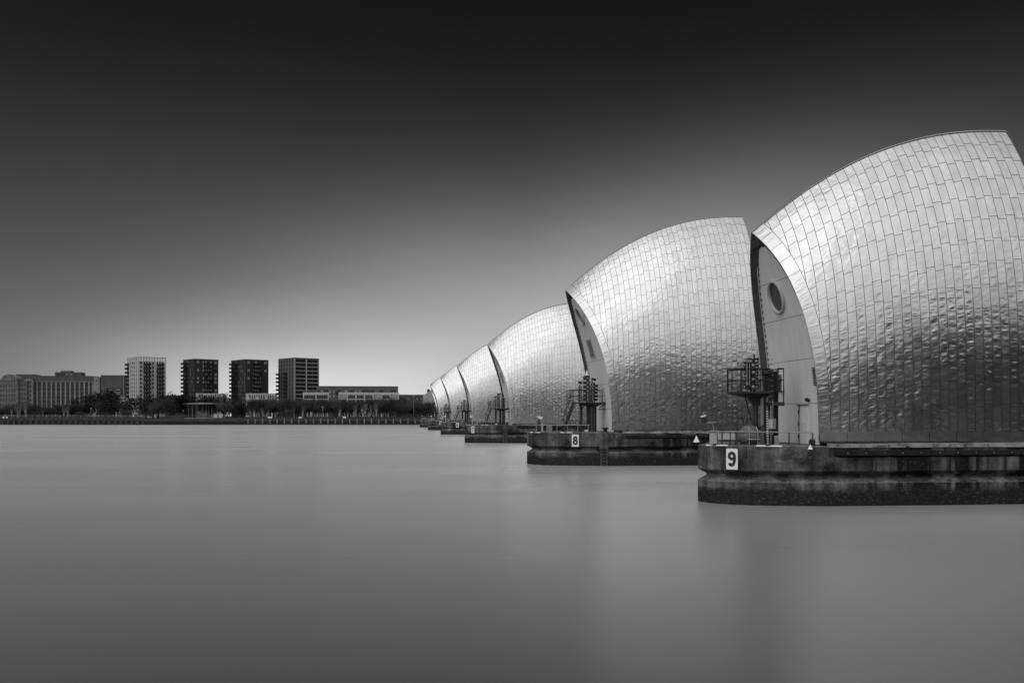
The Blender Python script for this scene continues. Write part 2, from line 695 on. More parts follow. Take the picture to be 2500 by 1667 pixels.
def plan(x0, half, length, sx):
    """Boat-shaped outline of a pier, blunt noses at both ends (counter-clockwise)."""
    k = half / 5.25
    pts = [(0, 1.5 * k), (0.3 * sx, 2.7 * k), (1.0 * sx, 3.6 * k), (1.8 * sx, 4.12 * k), (2.9 * sx, 4.55 * k), (5.2 * sx, 5.1 * k), (11, 5.25 * k)]
    near = [(x0 + x, -y) for x, y in pts] + [(x0 + length - x, -y) for x, y in pts[::-1]]
    far = [(x, -y) for x, y in near[::-1]]
    for j, (dx, dy) in enumerate(((0.9, 0.3), (1.5, 1.7), (2.3, 3.0), (3.2, 3.9), (4.4, 4.5), (6.4, 5.05))):
        far[-1 - j] = (x0 + dx * sx, dy * k)
    return near + far


def inset(poly, d):
    n = len(poly)
    out = []
    for i in range(n):
        p0, p1, p2 = Vector(poly[i - 1]), Vector(poly[i]), Vector(poly[(i + 1) % n])
        e1, e2 = (p1 - p0).normalized(), (p2 - p1).normalized()
        n1, n2 = Vector((-e1.y, e1.x)), Vector((-e2.y, e2.x))
        b = (n1 + n2).normalized()
        q = p1 + b * (d / max(b.dot(n1), 0.4))
        out.append((q.x, q.y))
    return out


def loft(mb, poly, prof, mat=0, cap=True):
    """Rings of the outline at (inset, z)."""
    rings = [[(x, y, z) for x, y in inset(poly, d)] for d, z in prof]
    n = len(poly)
    for a, b in zip(rings[:-1], rings[1:]):
        mb.add(a + b, [(i, (i + 1) % n, n + (i + 1) % n, n + i) for i in range(n)], mat=mat)
    if cap:
        mb.add(rings[-1], [tuple(range(n))], mat=mat)


def cut_front(poly, xc):
    """The part of the outline with x < xc."""
    near = [p for p in poly if p[1] < 0 and p[0] < xc]
    far = [p for p in poly if p[1] > 0 and p[0] < xc]
    full = [p for p in poly if p[1] < 0]
    a = max([p for p in full if p[0] < xc], key=lambda p: p[0])
    b = min([p for p in full if p[0] >= xc], key=lambda p: p[0])
    y = a[1] + (b[1] - a[1]) * (xc - a[0]) / (b[0] - a[0])
    return near + [(xc, y)] + [(xc, -y)] + far, y


NEAR = lambda poly, x: cut_front(poly, x)[1]


def make_pier(name, label, Yc, S, xn, half, sx, length, xcut, group, kinds):
    """kinds: 'single' keeps up to 300 sheets as their own objects, else all joined."""
    O = (26.0, 0.0, 0.0)
    root = thing(name, label, 'barrier pier', (O[0], Yc, 0), 0, group)
    poly = plan(xn, half, length, sx)
    # concrete hull
    m = MB()
    loft(m, poly, [(0, -2.5), (0, 1.12), (0.03, 1.16), (0.42, 1.38), (0.42, 1.47)], cap=False)
    lower = m.build('lower_hull', M['concrete'], root, O)
    m = MB()
    loft(m, poly, [(0.42, 1.47), (0.03, 1.68), (0, 1.72), (0, 2.38)], cap=True)
    upper = m.build('upper_hull', M['concrete'], root, O)
    front, yc = cut_front(poly, xcut)
    m = MB()
    loft(m, front, [(0, 2.383), (0, ZD - 0.05), (0.06, ZD)], cap=True)
    nose = m.build('nose_deck', M['concrete'], root, O)
    # rear part of the deck under the roof
    m = MB()
    yb = -(half - 0.4)
    m.bx(xcut + 0.02, xn + length - 2, yb, -yb, 2.384, 2.84)
    m.build('deck_slab', M['concrete'], root, O)
    # cast slabs along the top of the nose, with open joints
    xs = [xcut - 5.05, xcut - 3.75, xcut - 2.35, xcut - 0.75]
    for a, b in zip(xs[:-1], xs[1:]):
        ya, yb2 = NEAR(poly, a), NEAR(poly, b)
        m = MB()
        d = 0.05
        A, B = (a + 0.02, ya - d + 0.01), (b - 0.02, yb2 - d + 0.01)
        A2, B2 = (a + 0.02, ya + 0.1), (b - 0.02, yb2 + 0.1)
        m.prism([A, B, B2, A2], 2.33, ZD - 0.02, top=True, bottom=True)
        m.build('cast_slab', M['concrete'], nose, O)
    # kerb stones and fender beam below the roof
    rk = random.Random(3)
    x = xcut + 0.25
    ke = -(half - 0.33)
    while x < xcut + 19:
        w = rk.uniform(0.8, 1.5)
        m = MB()
        dy, dz = rk.uniform(-0.02, 0.02), rk.uniform(-0.015, 0.01)
        m.bx(x, x + w - 0.03, ke + dy, ke + 0.5, 2.845, 3.045 + dz)
        m.build('kerb_stone', M['kerb'], upper, O)
        x += w
    x = xcut + 0.45
    while x < xcut + 19:
        m = MB()
        m.bx(x, x + 4.75, -half - 0.07, -half + 0.38, 2.47, 2.70)
        b = m.build('fender_beam', M['timber'], upper, O)
        m = MB()
        for k in range(5):
            m.lathe((x + 0.45 + k * 0.95, -half - 0.065, 2.585), [(0.0, -0.03), (0.026, -0.03), (0.026, 0.0)], 8, 'Y')
        x += 4.8
        tag(m.build('bolt_row', M['galv'], b, O), kind='stuff')
    # roof: underlay, sheets, skirt, ridge cap, soffit
    roof = MB()
    nu, nv = 40, 30
    for side in (-1, 1):
        g = []
        for j in range(nv + 1):
            v = j / nv
            xe = S.edge(v)
            for i in range(nu + 1):
                g.append(S.pt(xe + (S.xa - xe) * i / nu, v, side))
        k = nu + 1
        fs = [(j * k + i, j * k + i + 1, (j + 1) * k + i + 1, (j + 1) * k + i) for j in range(nv) for i in range(nu)]
        roof.add(g, fs if side < 0 else [f[::-1] for f in fs], smooth=True)
    rf = roof.build('roof_shell', M['under'], root, O)
    near = shell_panels(S, -1, 11)
    far = shell_panels(S, 1, 12)
    rest = [m_ for m_, _ in far]
    if kinds == 'single':
        sc = []
        for m_, top in near:
            w_ = [Vector((p.x, p.y + Yc, p.z)) for p in top]
            a, cx = area_px(w_)
            ok = cx < 2505 and not (Yc > 80 and cx > 1850)
            sc.append((a if ok else 0, m_))
        sc.sort(key=lambda q: -q[0])
        for a, m_ in sc[:300]:
            m_.build('roof_panel', M['steel'], rf, O, attr=True)
        rest += [m_ for a, m_ in sc[300:]]
    else:
        rest += [m_ for m_, _ in near]
    tag(merge(rest).build('roof_sheeting', M['steel'], rf, O, attr=True), kind='stuff')
    # skirt sheets along the foot of the roof
    rs = random.Random(5)
    for side in (-1, 1):
        x = S.edge(0.02)
        while x < S.xa - 0.1:
            x1 = min(x + 1.43, S.xa)
            m = MB()
            ya, yb2 = side * (S.width(x) + 0.10), side * (S.width(x1) + 0.10)
            za = 3.12 + rs.uniform(-0.01, 0.01)
            A, B = (x + 0.012, ya), (x1 - 0.012, yb2)
            A2, B2 = (x + 0.012, ya - side * 0.09), (x1 - 0.012, yb2 - side * 0.09)
            pl = [A, B, B2, A2]
            m.prism(pl if side < 0 else pl[::-1], za, 3.6, top=True, bottom=True)
            m.a = [rs.random()] * len(m.v)
            if side < 0:
                m.build('skirt_panel', M['steel'], rf, O, attr=True)
            else:
                m.build('skirt_panel', M['steel'], rf, O, attr=True)
            x = x1
    # ridge cap
    m = MB()
    N = 40
    ring = []
    for i in range(N + 1):
        X = S.xt - 0.03 + (S.xa - S.xt + 0.06) * i / N
        z = S.ridge(X)
        for y, dz in ((-0.10, -0.06), (-0.10, 0.02), (0, 0.05), (0.10, 0.02), (0.10, -0.06)):
            ring.append((X, y, z + dz))
    m.add(ring, [(i * 5 + j, i * 5 + j + 1, (i + 1) * 5 + j + 1, (i + 1) * 5 + j) for i in range(N) for j in range(4)])
    m.add(ring[:5], [(0, 1, 2, 3, 4)])
    m.a = [0.3] * len(m.v)
    m.build('ridge_cap', M['steel'], rf, O, attr=True)
    # thin black strip drawn as the dark seam line under the cap
    m = MB()
    ring = []
    for i in range(N + 1):
        X = S.xt + (S.xa - S.xt) * i / N
        z = S.ridge(X)
        ring += [(X, -0.125, z - 0.075), (X, -0.105, z - 0.02)]
    m.add(ring, [(i * 2, (i + 1) * 2, (i + 1) * 2 + 1, i * 2 + 1) for i in range(N)])
    m.build('ridge_seam', M['black'], rf, O)
    # soffit: the return of the roof edge to the recessed end wall
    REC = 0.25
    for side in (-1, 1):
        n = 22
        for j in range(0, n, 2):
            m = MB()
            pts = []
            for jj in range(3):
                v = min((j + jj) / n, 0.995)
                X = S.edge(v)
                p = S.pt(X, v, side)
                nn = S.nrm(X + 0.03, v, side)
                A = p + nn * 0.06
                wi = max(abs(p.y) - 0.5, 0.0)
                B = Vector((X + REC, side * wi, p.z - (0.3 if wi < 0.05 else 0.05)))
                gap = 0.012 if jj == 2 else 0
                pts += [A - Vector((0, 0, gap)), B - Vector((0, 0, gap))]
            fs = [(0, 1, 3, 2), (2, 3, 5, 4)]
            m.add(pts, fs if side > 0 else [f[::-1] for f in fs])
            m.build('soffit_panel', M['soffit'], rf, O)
    # end wall of ribbed cladding set back in the opening
    ew = MB()
    zs = list(np.linspace(ZD + 0.0, S.zt - 0.25, 30))
    bands = [ZD, 5.05, 7.35, 9.6, S.zt - 2.6, S.zt - 0.7]

    def wall_band(z0, z1, dx, m):
        k = 7
        rows = []
        for j in range(k + 1):
            z = z0 + (z1 - z0) * j / k
            sg = (z - S.zb) / (S.zt - S.zb)
            X = S.xo(max(sg, 0)) + REC + dx
            w_ = max(S.wz(X, max(z, S.zb)) - 0.46, 0.03)
            rows.append([(X, -w_, z), (X, w_, z)])
        vs = [p for r in rows for p in r]
        m.add(vs, [(j * 2 + 1, j * 2, j * 2 + 2, j * 2 + 3) for j in range(k)], smooth=True)

    wall_band(ZD - 0.05, S.zt - 0.6, 0.08, ew)
    wall = ew.build('end_wall', M['under'], root, O)
    for i, (a, b) in enumerate(zip(bands[:-1], bands[1:])):
        m = MB()
        wall_band(a + 0.012, b - 0.012, 0.0, m)
        m.build('wall_cladding', M['ribbed'], wall, O)
    # pale edge trim with dark packers on the far side of the wall
    m, m2 = MB(), MB()
    prev = None
    for j in range(60):
        z = ZD + (S.zt - 1.6 - ZD) * j / 59
        sg = max((z - S.zb) / (S.zt - S.zb), 0)
        X = S.xo(sg) + REC - 0.03
        w_ = max(S.wz(X, max(z, S.zb)) - 0.56, 0.1)
        p = Vector((X, w_, z))
        if prev is not None and j % 2:
            m2.box((p + prev) / 2 + Vector((-0.01, -0.12, 0)), (0.03, 0.05, (p - prev).length * 0.8))
        if prev is not None:
            m.tube(prev, p, 0.05, 4)
        prev = p
    trim = m.build('edge_trim', M['offwhite'], wall, O)
    tag(m2.build('packer_row', M['black'], wall, O), kind='stuff')
    # porthole
    zp = S.zt - 3.4 if Yc < 80 else S.zt - 2.4
    sg = (zp - S.zb) / (S.zt - S.zb)
    Xp = S.xo(sg) + REC
    tilt = math.atan((S.xo(sg + 0.05) - S.xo(sg - 0.05)) / (0.1 * (S.zt - S.zb)))
    rp = 0.92
    m = MB()
    m.lathe((0, 0, 0), [(rp, 0.03), (rp, -0.14), (rp - 0.06, -0.18), (rp - 0.13, -0.14), (rp - 0.14, 0.0)], 36, 'X')
    fr = m.build('porthole_frame', M['offwhite'], wall)
    fr.location = (Xp - O[0], 0, zp)
    fr.rotation_euler = (0, tilt, 0)
    m = MB()
    m.lathe((0, 0, 0), [(0.0, -0.03), (rp - 0.12, -0.03)], 36, 'X')
    gl = m.build('porthole_pane', M['glass'], wall)
    gl.location = (Xp - O[0], 0, zp)
    gl.rotation_euler = (0, tilt, 0)
    # rear gable
    m = MB()
    pts = [S.pt(S.xa - 0.01, j / 24, -1) for j in range(25)] + [S.pt(S.xa - 0.01, j / 24, 1) for j in range(23, -1, -1)]
    m.add(pts, [tuple(range(len(pts)))])
    m.build('rear_gable', M['ribbed'], root, O)
    return root, poly, O, wall, upper, lower


BIG = Shell(16.8, 16.2, 34.1, 23.6, 20.15, 4.65, 0.5, 17)
SMALL = Shell(19.5, 14.2, 34.1, 20.2, 21.6, 3.45, 0.55, 14)
Y9, Y8, SP = 50.7, 91.3, 72.0

pier9, poly9, O9, wall9, upper9, lower9 = make_pier('barrier_pier', 'nearest concrete pier with gleaming steel hood and the number 9 on its nose', Y9, SMALL, 16.0, 5.25, 1.0, 58, 21.4, 'barrier piers across the river', 'single')
pier8, poly8, O8, wall8, upper8, lower8 = make_pier('barrier_pier', 'second nearest steel hooded pier, a louvre below its porthole, numbered 8', Y8, BIG, 12.85, 6.8, 1.25, 64, 20.6, 'barrier piers across the river', 'single')
# louvre on the big end wall
m = MB()
lz = 10.8
lx = BIG.xo((lz - BIG.zb) / (BIG.zt - BIG.zb)) + 0.25
lt = math.atan((BIG.xo(0.6) - BIG.xo(0.5)) / (0.1 * (BIG.zt - BIG.zb)))
lm = MB()
for s_ in (-1, 1):
    lm.box((-0.05, s_ * 0.95, 0), (0.1, 0.08, 1.75))
    lm.box((-0.05, 0, s_ * 0.87), (0.1, 1.98, 0.08))
lv = lm.build('louvre_frame', M['offwhite'], wall8)
bb = MB()
bb.box((-0.02, 0, 0), (0.02, 1.8, 1.66))
for k in range(11):
    bb.box((-0.05, 0, -0.75 + k * 0.15), (0.06, 1.8, 0.05), ry=0.6)
lb = bb.build('louvre_blades', M['grey'], wall8)
for o in (lv, lb):
    o.location = (lx - O8[0], 0.35, lz)
    o.rotation_euler = (0, lt, 0)
# recessed ladder way on the near flank of the big pier
xl_ = 19.0
yl_ = NEAR(poly8, xl_)
m = MB()
m.box((xl_ - O8[0], yl_ - 0.1, 2.2), (0.75, 0.35, 1.5), rz=-0.09)
m.build('ladder_channel', M['concrete'], upper8)
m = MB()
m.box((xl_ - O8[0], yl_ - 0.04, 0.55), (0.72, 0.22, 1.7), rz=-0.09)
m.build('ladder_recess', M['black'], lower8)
m = MB()
for s_ in (-1, 1):
    m.tube((xl_ - O8[0] + s_ * 0.27, yl_ - 0.2 - s_ * 0.02, -0.4), (xl_ - O8[0] + s_ * 0.27, yl_ - 0.2 - s_ * 0.02, 1.5), 0.035, 6)
for k in range(6):
    m.tube((xl_ - O8[0] - 0.27, yl_ - 0.18, -0.2 + k * 0.3), (xl_ - O8[0] + 0.27, yl_ - 0.22, -0.2 + k * 0.3), 0.025, 6)
m.build('ladder', M['midgrey'], lower8)


def joined_copy(label, Yc):
    """A farther pier: its roof sheets are too fine to pick apart, so they share one joined mesh."""
    c = pier8.copy()
    COL.objects.link(c)
    c.location = (O8[0], Yc, 0)
    c['label'] = label
    for ch in pier8.children:
        k = ch.copy()
        COL.objects.link(k)
        k.parent = c
        for g in ch.children:
            if g.name.startswith('roof_panel'):
                continue
            d = g.copy()
            COL.objects.link(d)
            d.parent = k
            if g.name.startswith('roof_sheeting'):
                d.data = BIG_SHEETING
    return c


BIG_SHEETING = merge([a for a, b in shell_panels(BIG, -1, 11)] + [a for a, b in shell_panels(BIG, 1, 12)]).mesh('roof_sheeting', M['steel'], O8, True)
pier7 = joined_copy('third nearest steel hooded pier, numbered 7, partly hidden by the second', Y8 + SP)
pier6 = joined_copy('fourth steel hooded pier in the row, numbered 6', Y8 + 2 * SP)
pier5 = joined_copy('fifth steel hooded pier in the row, numbered 5', Y8 + 3 * SP)
pier4 = joined_copy('sixth and farthest numbered pier of the row, numbered 4', Y8 + 4 * SP)
c3 = copy_tree(pier9)
c3.location = (O9[0], Y8 + 4 * SP + 43, 0)
c3['label'] = 'unnumbered smaller hooded pier peeping out behind the sixth'
SMALL_SHEETING = merge([a for a, b in shell_panels(SMALL, -1, 11)] + [a for a, b in shell_panels(SMALL, 1, 12)]).mesh('roof_sheeting', M['steel'], O9, True)
for ch in list(c3.children):
    for g in list(ch.children):
        if g.name.startswith('roof_panel'):
            bpy.data.objects.remove(g, do_unlink=True)
        elif g.name.startswith('roof_sheeting'):
            g.data = SMALL_SHEETING

# ------------------------------------------------------------------ the bank the camera stands on (seen mirrored in the steel)
M['grass'] = plain('dull_grass', 0.035, 0.9, 0, 0.4, 0.3, 0.2)
M['brick'] = plain('dark_brick', 0.11, 0.85, 0, 0.3, 1.0, 0.3)
m = MB()
m.bx(-900, 900, -700, 2.5, -3, 2.8)
tag(m.build('near_bank', M['grass']), kind='structure')
ctl = thing('control_building', 'tall dark brick control building on the near bank behind the camera', 'building', (84, -26, 2.8))
m = MB()
m.bx(-30, 30, -10, 10, 0, 23)
cw = m.build('wall', M['brick'], ctl)
m = MB()
m.bx(-30.5, 30.5, -10.5, 10.5, 23.0, 23.6)
m.build('roof', M['under'], ctl)
m = MB()
m.bx(-2.2, 2.2, -0.08, 0, -0.9, 0.9)
wmesh = m.mesh('window', M['glass'])
for k in range(6):
    for i in range(9):
        link('window', wmesh, cw, (-26 + i * 6.5, 10.08, 3 + k * 3.6))
# tree belt behind the camera
M['leafdark'] = plain('dark_needles', 0.018, 0.9, 0, 0.4, 2.0, 0.2)
M['bark'] = plain('grey_bark', 0.05, 0.9, 0, 0.4, 4.0, 0.2)

# ------------------------------------------------------------------ trees


def leaf_clump(mb, c, r, n, size, rnd, squash=0.75):
    for _ in range(n):
        while True:
            p = Vector((rnd.uniform(-1, 1), rnd.uniform(-1, 1), rnd.uniform(-1, 1)))
            if p.length < 1:
                break
        p = p * r
        p.z *= squash
        d1 = Vector((rnd.gauss(0, 1), rnd.gauss(0, 1), rnd.gauss(0, 1))).normalized()
        d2 = d1.orthogonal().normalized()
        s_ = size * rnd.uniform(0.6, 1.3)
        q = Vector(c) + p
        mb.add([q - d1 * s_, q + d2 * s_ * 0.6, q + d1 * s_, q - d2 * s_ * 0.6], [(0, 1, 2, 3)])


def pine_meshes(seed, h, w):
    rnd = random.Random(seed)
    tr, cr = MB(), MB()
    lean = rnd.uniform(-0.4, 0.4)
    tr.tube((0, 0, 0), (lean, 0, h * 0.8), 0.22, 6, 0.07)
    for i in range(15):
        z = h * (0.30 + 0.66 * (i + rnd.random()) / 15)
        k = math.sin(min(max((z / h - 0.2) / 0.8, 0.03), 1) * math.pi) ** 0.6
        a = rnd.uniform(0, 2 * math.pi)
        r = w * 0.55 * k * rnd.uniform(0.3, 1)
        c = (lean * z / h + r * math.cos(a), r * math.sin(a), z)
        tr.tube((lean * z / h, 0, z - 0.5), c, 0.06, 4, 0.02)
        leaf_clump(cr, c, w * 0.34 * rnd.uniform(0.75, 1.25), 46, 0.34, rnd)
    leaf_clump(cr, (lean, 0, h * 0.93), w * 0.28, 40, 0.32, rnd)
    return tr.mesh('trunk', M['bark']), cr.mesh('crown', M['leafdark'])


def bare_meshes(seed, h, w, bark, twig, ntw=9, stems=1):
    """A leafless tree: forked limbs and a haze of fine twigs."""
    rnd = random.Random(seed)
    tr, cr = MB(), MB()
    for s0 in range(stems):
        bx_ = 0 if stems == 1 else rnd.uniform(-0.9, 0.9)
        top = Vector((bx_ + rnd.uniform(-0.4, 0.4), rnd.uniform(-0.3, 0.3), h * 0.42))
        tr.tube((bx_, 0, 0), top, 0.14, 5, 0.09)
        tr.tube(top, (top.x + rnd.uniform(-0.3, 0.3), top.y, h * 0.85), 0.09, 4, 0.02)
        for i in range(9):
            f = rnd.uniform(0.4, 1.0)
            st_ = Vector((bx_ + (top.x - bx_) * f, top.y * f, top.z * f))
            a = rnd.uniform(0, 2 * math.pi)
            r = w * 0.5 * rnd.uniform(0.35, 1)
            en = st_ + Vector((r * math.cos(a), r * math.sin(a), (h - st_.z) * rnd.uniform(0.4, 0.95)))
            tr.tube(st_, en, 0.05, 4, 0.012, caps=False)
            for _ in range(ntw):
                g = rnd.uniform(0.3, 1.0)
                q = st_ + (en - st_) * g
                d = Vector((rnd.gauss(0, 0.5), rnd.gauss(0, 0.5), rnd.uniform(0.4, 1.3))).normalized()
                L = rnd.uniform(0.5, 1.5)
                sd = d.cross(Vector((rnd.gauss(0, 1), rnd.gauss(0, 1), 0.1))).normalized() * 0.03
                cr.add([q - sd, q + sd, q + d * L], [(0, 1, 2)])
                for _k in range(2):
                    q2 = q + d * L * rnd.uniform(0.3, 0.8)
                    d2 = (d + Vector((rnd.gauss(0, 0.6), rnd.gauss(0, 0.6), rnd.gauss(0, 0.3)))).normalized()
                    cr.add([q2 - sd * 0.8, q2 + sd * 0.8, q2 + d2 * L * 0.6], [(0, 1, 2)])
    return tr.mesh('trunk', bark), cr.mesh('crown', twig)


def bush_meshes(seed, h, w, mat):
    rnd = random.Random(seed)
    tr, cr = MB(), MB()
    for i in range(5):
        a = rnd.uniform(0, 6.28)
        tr.tube((0, 0, 0), (0.3 * w * math.cos(a), 0.3 * w * math.sin(a), h * 0.7), 0.05, 4, 0.02)
    for i in range(11):
        a, r = rnd.uniform(0, 6.28), w * 0.42 * math.sqrt(rnd.random())
        c = (r * math.cos(a), r * math.sin(a), h * rnd.uniform(0.3, 0.72))
        for _ in range(60):
            q = Vector(c) + Vector((rnd.gauss(0, 0.5), rnd.gauss(0, 0.5), rnd.gauss(0, 0.45)))
            if q.z < 0.05:
                continue
            d = Vector((rnd.gauss(0, 0.6), rnd.gauss(0, 0.6), rnd.uniform(0.2, 1.2))).normalized()
            sd = d.orthogonal().normalized() * 0.045
            cr.add([q - sd, q + sd, q + d * rnd.uniform(0.4, 0.9)], [(0, 1, 2)])
    return tr.mesh('trunk', M['bark']), cr.mesh('crown', mat)


def plant(name, meshes, label, cat, loc, rz, sc, group):
    o = thing(name, label, cat, loc, rz, group)
    o.scale = (sc, sc, sc)
    for nm, me in zip(('trunk', 'crown'), meshes):
        link(nm, me, o)
    return o


PINES = [pine_meshes(20 + i, 9.0 + i % 3, 6.5 + (i % 2)) for i in range(5)]
rb = random.Random(44)
for i in range(26):
    x = -62 + i * 5.2 + rb.uniform(-1, 1)
    plant('pine_tree', PINES[i % 5], 'dark pine on the near bank behind the camera', 'tree', (x, -17 + rb.uniform(-4, 4), 2.8), rb.uniform(0, 6.28), 0.75 + 0.55 * max(0, i - 8) / 17 + rb.uniform(0, 0.2), 'pines on the near bank')

# ------------------------------------------------------------------ things on the nose of pier 9
Z0 = ZD
DK = 46.9                                       # line of the near parapet


def arc(cx, cy, rx, ry, a0, a1, n=22):
    return [(cx + rx * math.cos(R(a0 + (a1 - a0) * i / n)), cy + ry * math.sin(R(a0 + (a1 - a0) * i / n))) for i in range(n + 1)]


STROKES = {
    '9': [arc(0, 0.15, 0.135, 0.145, 0, 360), [(0.135, 0.15)] + arc(-0.02, -0.02, 0.155, 0.275, 8, -72, 12) + [(0.0, -0.295)] + arc(0, -0.15, 0.135, 0.145, -90, -165, 8)],
    '8': [arc(0, 0.158, 0.115, 0.135, 0, 360), arc(0, -0.143, 0.142, 0.152, 0, 360)],
    '7': [[(-0.19, 0.285), (0.16, 0.285)], [(0.155, 0.30), (0.07, 0.10), (0.0, -0.1), (-0.04, -0.355)]],
    '6': [arc(0, -0.15, 0.135, 0.145, 0, 360), [(-0.135, -0.15)] + arc(0.02, 0.02, 0.155, 0.275, 188, 108, 12) + [(0.0, 0.295)] + arc(0, 0.15, 0.135, 0.145, 90, 15, 8)],
    '5': [[(0.17, 0.29), (-0.11, 0.29)], [(-0.10, 0.32), (-0.14, -0.02)], [(-0.13, 0.02)] + arc(-0.01, -0.12, 0.145, 0.17, 110, -150, 18)],
    '4': [[(0.06, 0.355), (0.06, -0.355)], [(0.05, 0.33), (-0.17, -0.13)], [(-0.21, -0.14), (0.20, -0.14)]],
}


def digit_mesh(ch, sc):
    """A heavy stroke digit as flat raised bars."""
    m = MB()
    hw = 0.074 * sc
    for li, line in enumerate(STROKES[ch]):
        pts = [Vector((x * sc, y * sc)) for x, y in line]
        closed = (pts[0] - pts[-1]).length < 1e-5
        nn = len(pts)
        L, Rr = [], []
        for i in range(nn):
            if closed:
                d = pts[(i + 1) % (nn - 1)] - pts[(i - 1) % (nn - 1)]
            else:
                d = pts[min(i + 1, nn - 1)] - pts[max(i - 1, 0)]
            d.normalize()
            w_ = Vector((-d.y, d.x)) * hw
            L.append(pts[i] + w_)
            Rr.append(pts[i] - w_)
        y = -0.026 - li * 0.003
        vs = [(p_.x, y, p_.y) for p_ in L] + [(p_.x, y, p_.y) for p_ in Rr]
        m.add(vs, [(i, nn + i, nn + i + 1, i + 1) for i in range(nn - 1)])
    return m.mesh('digit', M['digit'])


def digit_board(ch, label, loc, rz, sc=1.0):
    root = thing('number_board', label, 'sign', loc, rz, 'pier number boards')
    w_, h_ = 0.60 * sc, 1.02 * sc
    r_ = 0.045 * sc
    pl = []
    for cx_, cz_, a0 in ((w_ / 2 - r_, h_ / 2 - r_, 0), (-w_ / 2 + r_, h_ / 2 - r_, 90), (-w_ / 2 + r_, -h_ / 2 + r_, 180), (w_ / 2 - r_, -h_ / 2 + r_, 270)):
        for k in range(4):
            a = R(a0 + k * 30)
            pl.append((cx_ + r_ * math.cos(a), cz_ + r_ * math.sin(a)))
    n = len(pl)
    for nm, gr, y0, y1, mt in (('board_back', 1.05, 0.03, -0.005, M['black']), ('board_face', 1.0, 0.0, -0.02, M['white'])):
        m = MB()
        vs = [(x * gr, y1, z * gr) for x, z in pl] + [(x * gr, y0, z * gr) for x, z in pl]
        m.add(vs, [tuple(range(n))] + [(n + i, n + (i + 1) % n, (i + 1) % n, i) for i in range(n)])
        m.build(nm, mt, root)
    me = digit_mesh(ch, sc)
    d = link('digit', me, root)
    return root


def surf9(px, py):
    """Point on the near flank of pier 9's nose at a pixel."""
    lo, hi = 43.0, 50.0
    for _ in range(40):
        Y = (lo + hi) / 2
        X = at(px, py, Y).x
        if Y - Y9 < NEAR(poly9, min(max(X, 16.05), 34)):
            lo = Y
        else:
            hi = Y
    return at(px, py, Y)


def surf8(px, py, Yc=Y8):
    lo, hi = Yc - 8, Yc - 1
    for _ in range(40):
        Y = (lo + hi) / 2
        X = at(px, py, Y).x
        if Y - Yc < NEAR(poly8, min(max(X, 12.9), 34)):
            lo = Y
        else:
            hi = Y
    return at(px, py, Y)


def flank_rz(poly, x):
    a, b = NEAR(poly, x - 0.3), NEAR(poly, x + 0.3)
    return math.atan2(b - a, 0.6)


p = surf9(1785.5, 1120)
digit_board('9', 'white board with a black 9 on the nearest pier', p + Vector((0, -0.10, 0)), flank_rz(poly9, p.x), 1.02)

# conical day marks, tube lamps, mooring ring


def cone_mark(loc, label, sc=1.0, group='white cone marks'):
    m = MB()
    m.lathe((0, 0, 0), [(0.0, 0.0), (0.17 * sc, 0.0), (0.0, 0.34 * sc)], 14)
    m.s = [False] * len(m.s)
    root = thing('cone_mark', label, 'marker', loc, 0, group)
    m.build('cone', M['white'], root)
    m = MB()
    m.tube((0, 0, -0.1), (0, 0, 0), 0.03, 6)
    m.build('stub', M['dark'], root)
    return root


cone_mark(at(1700.5, 1079, 48.6), 'white cone mark at the outer tip of the nearest pier')
q = surf9(1974, 1096)
cone_mark(q + Vector((0, -0.2, 0.0)), 'white cone mark above the mooring ring on the nearest pier', 0.72)
q = surf9(1974, 1112)
root = thing('mooring_ring', 'rusty iron mooring ring hanging on the concrete below a white cone', 'ring', q + Vector((0, -0.06, 0)))
m = MB()
pts = [Vector((0.12 * math.cos(R(a)), -0.05, -0.05 + 0.13 * math.sin(R(a)))) for a in range(0, 361, 24)]
m.path(pts, 0.02, 6)
m.build('ring', M['dark'], root)
m = MB()
m.box((0, 0, 0.1), (0.12, 0.1, 0.1))
m.build('lug', M['dark'], root)


def tube_lamp(p0, p1, label):
    c = (p0 + p1) / 2
    root = thing('tube_lamp', label, 'lamp', c, 0, 'white tube lamps on the piers')
    m = MB()
    m.tube(p0 - c, p1 - c, 0.045, 10)
    m.build('tube', M['white'], root)
    m = MB()
    m.box((0, 0.05, 0.06), (0.35, 0.2, 0.06))
    m.build('bracket', M['dark'], root)
    return root


a, b = surf9(1722, 1086.5), surf9(1773, 1087)
tube_lamp(a + Vector((0, -0.16, 0)), b + Vector((0, -0.16, 0)), 'white tube lamp on the parapet edge, nearer the tip of the nearest pier')
a, b = surf9(1843, 1088), surf9(1906, 1089)
tube_lamp(a + Vector((0, -0.16, 0)), b + Vector((0, -0.16, 0)), 'white tube lamp on the parapet edge below the striped pole')

# railing along the nose
ra, rbp = at(1733, 1053, 47.6), at(1984, 1055.5, 46.3)
root = thing('railing', 'low pale handrail with thin posts along the nearest pier', 'railing', (ra.x, ra.y, Z0))
O = Vector((ra.x, ra.y, Z0))
m = MB()
m.tube(ra - O, rbp - O, 0.028, 8)
m.build('top_rail', M['galv'], root)
for px in (1763, 1797, 1927, 1984):
    f = (px - 1733) / 251
    e = ra + (rbp - ra) * f
    m = MB()
    m.tube((e.x - O.x, e.y - O.y, 0), e - O, 0.03, 6)
    m.build('post', M['dark'], root)

